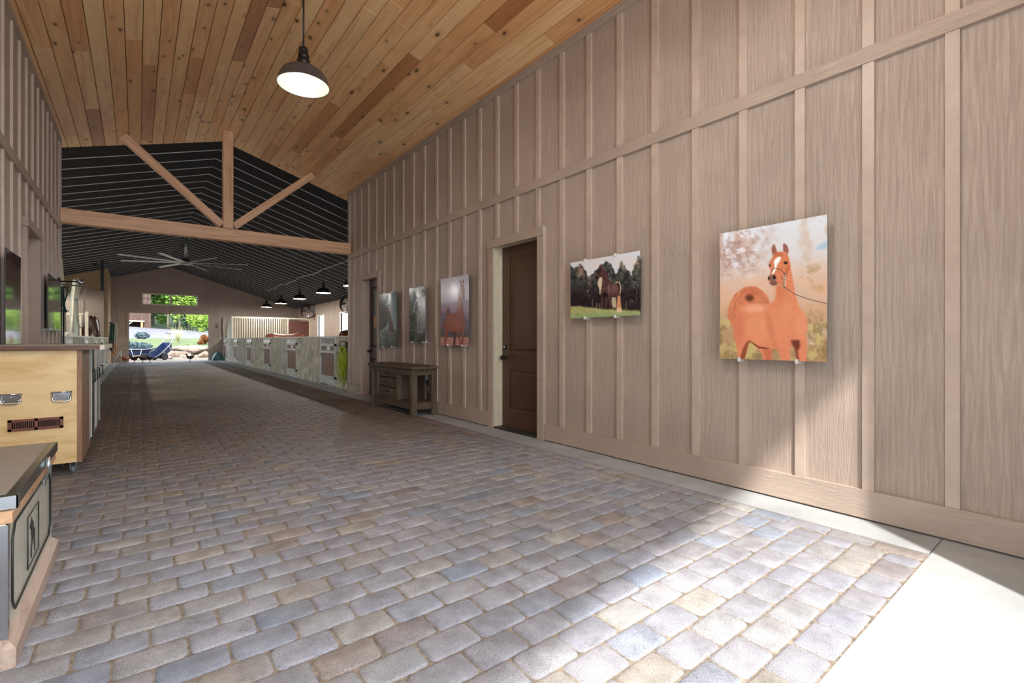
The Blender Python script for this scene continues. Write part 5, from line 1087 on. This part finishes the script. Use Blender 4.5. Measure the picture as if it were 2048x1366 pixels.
# leaves
def leafmat(name, c1, c2, tr=.35):
    s = N(name, .85); s.b.inputs['Specular IOR Level'].default_value = .15; n = s.noise(s.coords(), 1.3, 3); s.col(s.ramp(n, [(.3, c1), (.7, c2)]))
    s.b.inputs['Transmission Weight'].default_value = 0; return s.m
LM = [leafmat('leaf_mid', (66, 104, 36), (120, 156, 66)), leafmat('leaf_dark', (50, 88, 40), (96, 136, 60)), leafmat('leaf_light', (108, 142, 48), (156, 178, 84)), leafmat('leaf_conifer', (44, 78, 44), (78, 112, 66))]
BARK = plain('grey_bark', (158, 146, 132), .8, var=.2, vscale=6)
def leaves(mb, c, R, n, size, rnd, lumps=7):
    cen = [(Vector((rnd.gauss(0, .45) * R[0], rnd.gauss(0, .45) * R[1], rnd.gauss(0, .42) * R[2])), rnd.uniform(.35, .6)) for _ in range(lumps)] + [(Vector((0, 0, 0)), .8)]
    vs_ = []; fs = []
    for i in range(n):
        o_, q = rnd.choice(cen); d = Vector((rnd.gauss(0, 1), rnd.gauss(0, 1), rnd.gauss(0, 1))).normalized() * rnd.uniform(.55, 1) ** .5
        p = Vector(c) + o_ + Vector((d.x * R[0] * q, d.y * R[1] * q, d.z * R[2] * q)); u = Vector((rnd.gauss(0, 1), rnd.gauss(0, 1), rnd.gauss(0, .6))).normalized(); w = u.orthogonal().normalized(); s_ = size * rnd.uniform(.6, 1.3)
        k = len(vs_); vs_ += [tuple(p - u * s_), tuple(p + w * s_ * .5), tuple(p + u * s_), tuple(p - w * s_ * .5)]; fs.append((k, k + 1, k + 2, k + 3))
    mb.add(vs_, fs); return mb
def tree(x, y, h, r, mi, n, label, group, seed, size=.34, trunk=.16, tz=None, name='tree'):
    rnd = random.Random(seed); z = gz(x, y) if tz is None else tz
    t = empty(name, (x, y, z), label, 'tree', group)
    mb = MB(); leaves(mb, (0, 0, h * .58), (r, r, h * .48), n, size, rnd, 12); mb.build('foliage', [LM[mi]], t)
    mb = MB(); mb.tube([(0, 0, -.1), (rnd.uniform(-.2, .2), 0, h * .3), (rnd.uniform(-.4, .4), .1, h * .6), (rnd.uniform(-.5, .5), 0, h * .9)], [trunk, trunk * .85, trunk * .6, trunk * .2], 8)
    for k in range(3): a = rnd.uniform(0, 6.3); b0 = h * rnd.uniform(.3, .6); mb.tube([(0, 0, b0), (math.cos(a) * r * .5, math.sin(a) * r * .5, b0 + h * .15)], [trunk * .4, trunk * .15], 6)
    mb.build('trunk', [BARK], t); return t
k = 0; rnd = random.Random(21)
for (x, y) in ((2.8, 68), (3.9, 67), (4.9, 68.5), (6.4, 67), (8.0, 68), (9.8, 67.5)):
    tree(x, y, rnd.uniform(7.5, 10), 1.5, (0, 2, 0, 1, 0, 1)[k], 2600, 'leafy green tree at the front of the wood beyond the drive', 'trees at the edge of the wood', 50 + k, .20, .13); k += 1
for (x, y) in ((-1, 76), (1.5, 75), (4, 74), (6.5, 76), (9, 74), (11.5, 75)):
    tree(x, y, rnd.uniform(12, 15), 2.6, (3, 1, 3, 1, 0, 3)[k % 6], 3800, 'tall dark tree deeper in the wood behind the front row', 'tall trees deeper in the wood', 70 + k, .30, .2); k += 1
for i, (x, y) in enumerate(((6.0, 63.6), (6.9, 63.8), (7.8, 63.6), (5.1, 64.2))):
    tree(x, y, 2.1, .55, 2, 1300, 'row of bright yellow-green arborvitae beside the drive', 'arborvitae beside the drive', 90 + i, .13, .05, name='arborvitae')
mb = MB(); leaves(mb, (0, 0, .36), (.42, .42, .36), 1800, .06, random.Random(3), 5); prop(mb.build('round_shrub', [leafmat('leaf_russet', (84, 46, 22), (134, 84, 42))], None, (4.05, 43.5, gz(4, 43.5))), 'round russet brown shrub on the lawn near the right door jamb', 'shrub')
for x, y, r, lb in ((1.15, 39.4, .26, 'low dark green shrub on the lawn above the flat cart'), (2.75, 40.6, .3, 'low green shrub on the lawn right of the tipped cart')):
    mb = MB(); leaves(mb, (0, 0, r * .35), (r * 1.4, r, r * .6), 1100, .06, random.Random(int(x * 10)), 4); prop(mb.build('low_shrub', [LM[1]], None, (x, y, gz(x, y))), lb, 'shrub')
mb = MB(); leaves(mb, (0, 0, .45), (.95, .5, .55), 6500, .07, random.Random(8), 18); prop(mb.build('juniper_shrub', [leafmat('leaf_bluegrey', (60, 78, 88), (98, 116, 122))], None, (-.25, 37.4, .1)), 'spreading blue-grey juniper behind the flat cart at the left door edge', 'shrub')
mb = MB(); rnd = random.Random(31)
for i in range(60): a = rnd.uniform(-.55, .55); b = rnd.uniform(-.3, .3); h = rnd.uniform(.7, 1.3); mb.tube([(0, 0, 0), (a * .4, b * .4, h * .6), (a, b, h)], [.008, .006, .003], 4)
prop(mb.build('ornamental_grass', [plain('tan_grass_stems', (176, 178, 128), .8)], None, (2.45, 44.5, gz(2.4, 44.5))), 'thin upright ornamental grass on the lawn by the grey bollard', 'grass clump')
t = empty('bollard_light', (1.95, 46.8, gz(1.95, 46.8)), 'squat grey bollard light at the edge of the drive', 'bollard')
mb = MB(); mb.bbox(-.16, .16, -.16, .16, 0, .5, .02); mb.build('post', [plain('bollard_stone', (140, 134, 128), .7)], t); mb = MB(); mb.bbox(-.2, .2, -.2, .2, .5, .6, .02); mb.build('cap', [plain('bollard_cap', (96, 92, 90), .6)], t)
# old brown barn
M['oldwood'] = wood('old_barn_boards', (88, 66, 56), (52, 38, 34), (7, 7, .8), .8, 0, bump=.4)
t = empty('brown_barn', (-4, 66.5, 2.2), 'weathered brown board barn with a small open bay across the drive', 'barn')
mb = MB(); wall(mb, 'y', 66, .15, -10, 1.15, 1.9, 8.2, [(-1.35, .50, 1.9, 3.15)]); 
for i in range(38): x = -10 + .3 * i; 
for i in range(37):
    x = -10 + .3 * i
    mb.box(x, x + .04, 65.97, 66, 3.2 if -1.4 < x < .5 else 1.95, 8.2)
child(mb, 'barn_wall', ['oldwood'], t)
mb = MB(); mb.box(-3, 1.15, 68.2, 68.3, 1.9, 8); mb.box(1.0, 1.15, 66.15, 68.2, 1.9, 8); mb.box(-3, 1.15, 66.15, 68.3, 1.85, 1.95); child(mb, 'bay_interior', [plain('dark_bay_boards', (62, 42, 34), .8)], t)
mb = MB(); mb.box(-3.0, .60, 65.85, 66.0, 3.12, 3.24); child(mb, 'lintel', ['cream'], t)
mb = MB(); mb.box(.28, .46, 65.88, 66.02, 1.95, 3.12); child(mb, 'door_post', [plain('orange_lit_post', (214, 134, 88), .6)], t)  # orange light on the post is put into its colour
mb = MB(); mb.bar((-1.2, 65.9, 2.4), (-.45, 65.9, 3.1), .06, .08); child(mb, 'brace', ['cream'], t)
mb = MB(); mb.hexa([(-10.4, 65.4, 7.9), (1.5, 65.4, 7.9), (1.5, 72, 10.8), (-10.4, 72, 10.8), (-10.4, 65.4, 8.05), (1.5, 65.4, 8.05), (1.5, 72, 10.95), (-10.4, 72, 10.95)]); child(mb, 'roof', [plain('barn_roof', (90, 84, 82), .6)], t)
# blue yard carts
M['blue'] = plain('blue_plastic_tub', (22, 40, 78), .38, var=.08); M['tyre'] = plain('black_tyre', (30, 30, 32), .7)
def cart(loc, rz, tilt, label, fr='whiteframe'):
    t = empty('yard_cart', loc, label, 'cart', None, math.radians(rz))
    Rm = Matrix.Translation((0, 0, .30)) @ Matrix.Rotation(math.radians(tilt), 4, 'Y')
    mb = MB(); B_ = [(-.42, -.26, .0), (.36, -.26, .0), (.36, .26, .0), (-.42, .26, .0)]; T_ = [(-.66, -.36, .40), (.58, -.36, .36), (.58, .36, .36), (-.66, .36, .40)]; q = .025
    B2 = [(x * .93, y * .93, z + .02) for x, y, z in B_]; T2 = [(x * .96, y * .95, z) for x, y, z in T_]
    mb.add(B_ + T_ + B2 + T2, [(0, 3, 2, 1), (0, 1, 5, 4), (1, 2, 6, 5), (2, 3, 7, 6), (3, 0, 4, 7), (8, 9, 10, 11), (8, 12, 13, 9), (9, 13, 14, 10), (10, 14, 15, 11), (11, 15, 12, 8), (4, 5, 13, 12), (5, 6, 14, 13), (6, 7, 15, 14), (7, 4, 12, 15)])
    mb.xf(Rm); mb.build('tub', ['blue'], t)
    mb = MB()
    for sy in (-1, 1):
        mb.tube([(.80, .33 * sy, .40), (.30, .37 * sy, .30), (-.5, .37 * sy, .36), (-1.15, .30 * sy, .62)], .016, 8); mb.tube([(.1, .37 * sy, .32), (.0, .33 * sy, -.08), (-.30, .33 * sy, -.08), (-.38, .37 * sy, .34)], .014, 8)
    mb.tube([(-1.15, -.30, .62), (-1.22, -.2, .66), (-1.22, .2, .66), (-1.15, .30, .62)], .016, 8); mb.tube([(.80, -.33, .40), (.80, .33, .40)], .016, 8)
    mb.xf(Rm); mb.build('cart_frame', [fr], t)
    for sy in (-1, 1):
        mb = MB(); mb.lathe([(.12, -.035), (.17, -.045), (.20, -.02), (.20, .02), (.17, .045), (.12, .035)], (.2, .40 * sy, .2), 26, 0, 'y'); mb.lathe([(.001, -.03), (.06, -.035), (.125, -.02), (.125, .02), (.06, .035), (.001, .03)], (.2, .40 * sy, .2), 22, 1, 'y'); mb.build('wheel', ['tyre', 'whiteframe'], t)
    mb = MB(); mb.tube([(.2, -.44, .2), (.2, .44, .2)], .014, 8); mb.build('axle', ['steel'], t)
    return t
cart((1.18, 34.7, -.015), 215, 40, 'blue tub yard cart tipped up on its wheels outside the back door', 'whiteframe')
cart((.15, 35.0, -.015), -6, -4, 'blue flat-lying yard cart left of the tipped one', 'whiteframe')
# ---------------------------------------------------------------- forecourt behind the camera
mb = MB(); mb.box(-16, 20, -16, -3.2, -.06, -.01); mb.box(-16, FL - .2, -3.2, -.4, -.06, -.01); mb.box(XR + .2, 20, -3.2, -.4, -.06, -.01); structure(mb.build('ground_forecourt', [plain('pale_forecourt', (222, 220, 212), .85, var=.05)]))
def shade_tree(cx, cy, cz, R, n, seed, lb):
    t = empty('maple_tree', (cx, cy, -.01), lb, 'tree'); mb = MB(); leaves(mb, (0, 0, cz), R, n, .17, random.Random(seed), 14); mb.build('foliage', [LM[0]], t)
    mb = MB(); mb.tube([(0, 0, 0), (.1, 0, cz * .5), (0, .1, cz), (.1, 0, cz + R[2] * .6)], [.22, .18, .12, .04], 10); mb.build('trunk', [BARK], t)

for i, (x, y) in enumerate(((-4.6, -6.0), (-6.8, -5.6), (-5.6, -8.2))):
    rnd = random.Random(200 + i); t = empty('fir_tree', (x, y, -.01), 'dense fir tree shading the left of the forecourt outside the entrance', 'tree', 'firs beside the forecourt')
    mb = MB()
    for q in range(9): zc = 1.6 + q * 1.15; rr = 1.75 * (1 - q / 12); leaves(mb, (0, 0, zc), (rr, rr, .9), 700, .17, rnd, 4)
    mb.build('foliage', [LM[3]], t); mb = MB(); mb.tube([(0, 0, 0), (0, 0, 6), (0, 0, 11.5)], [.2, .14, .03], 10); mb.build('trunk', [BARK], t)
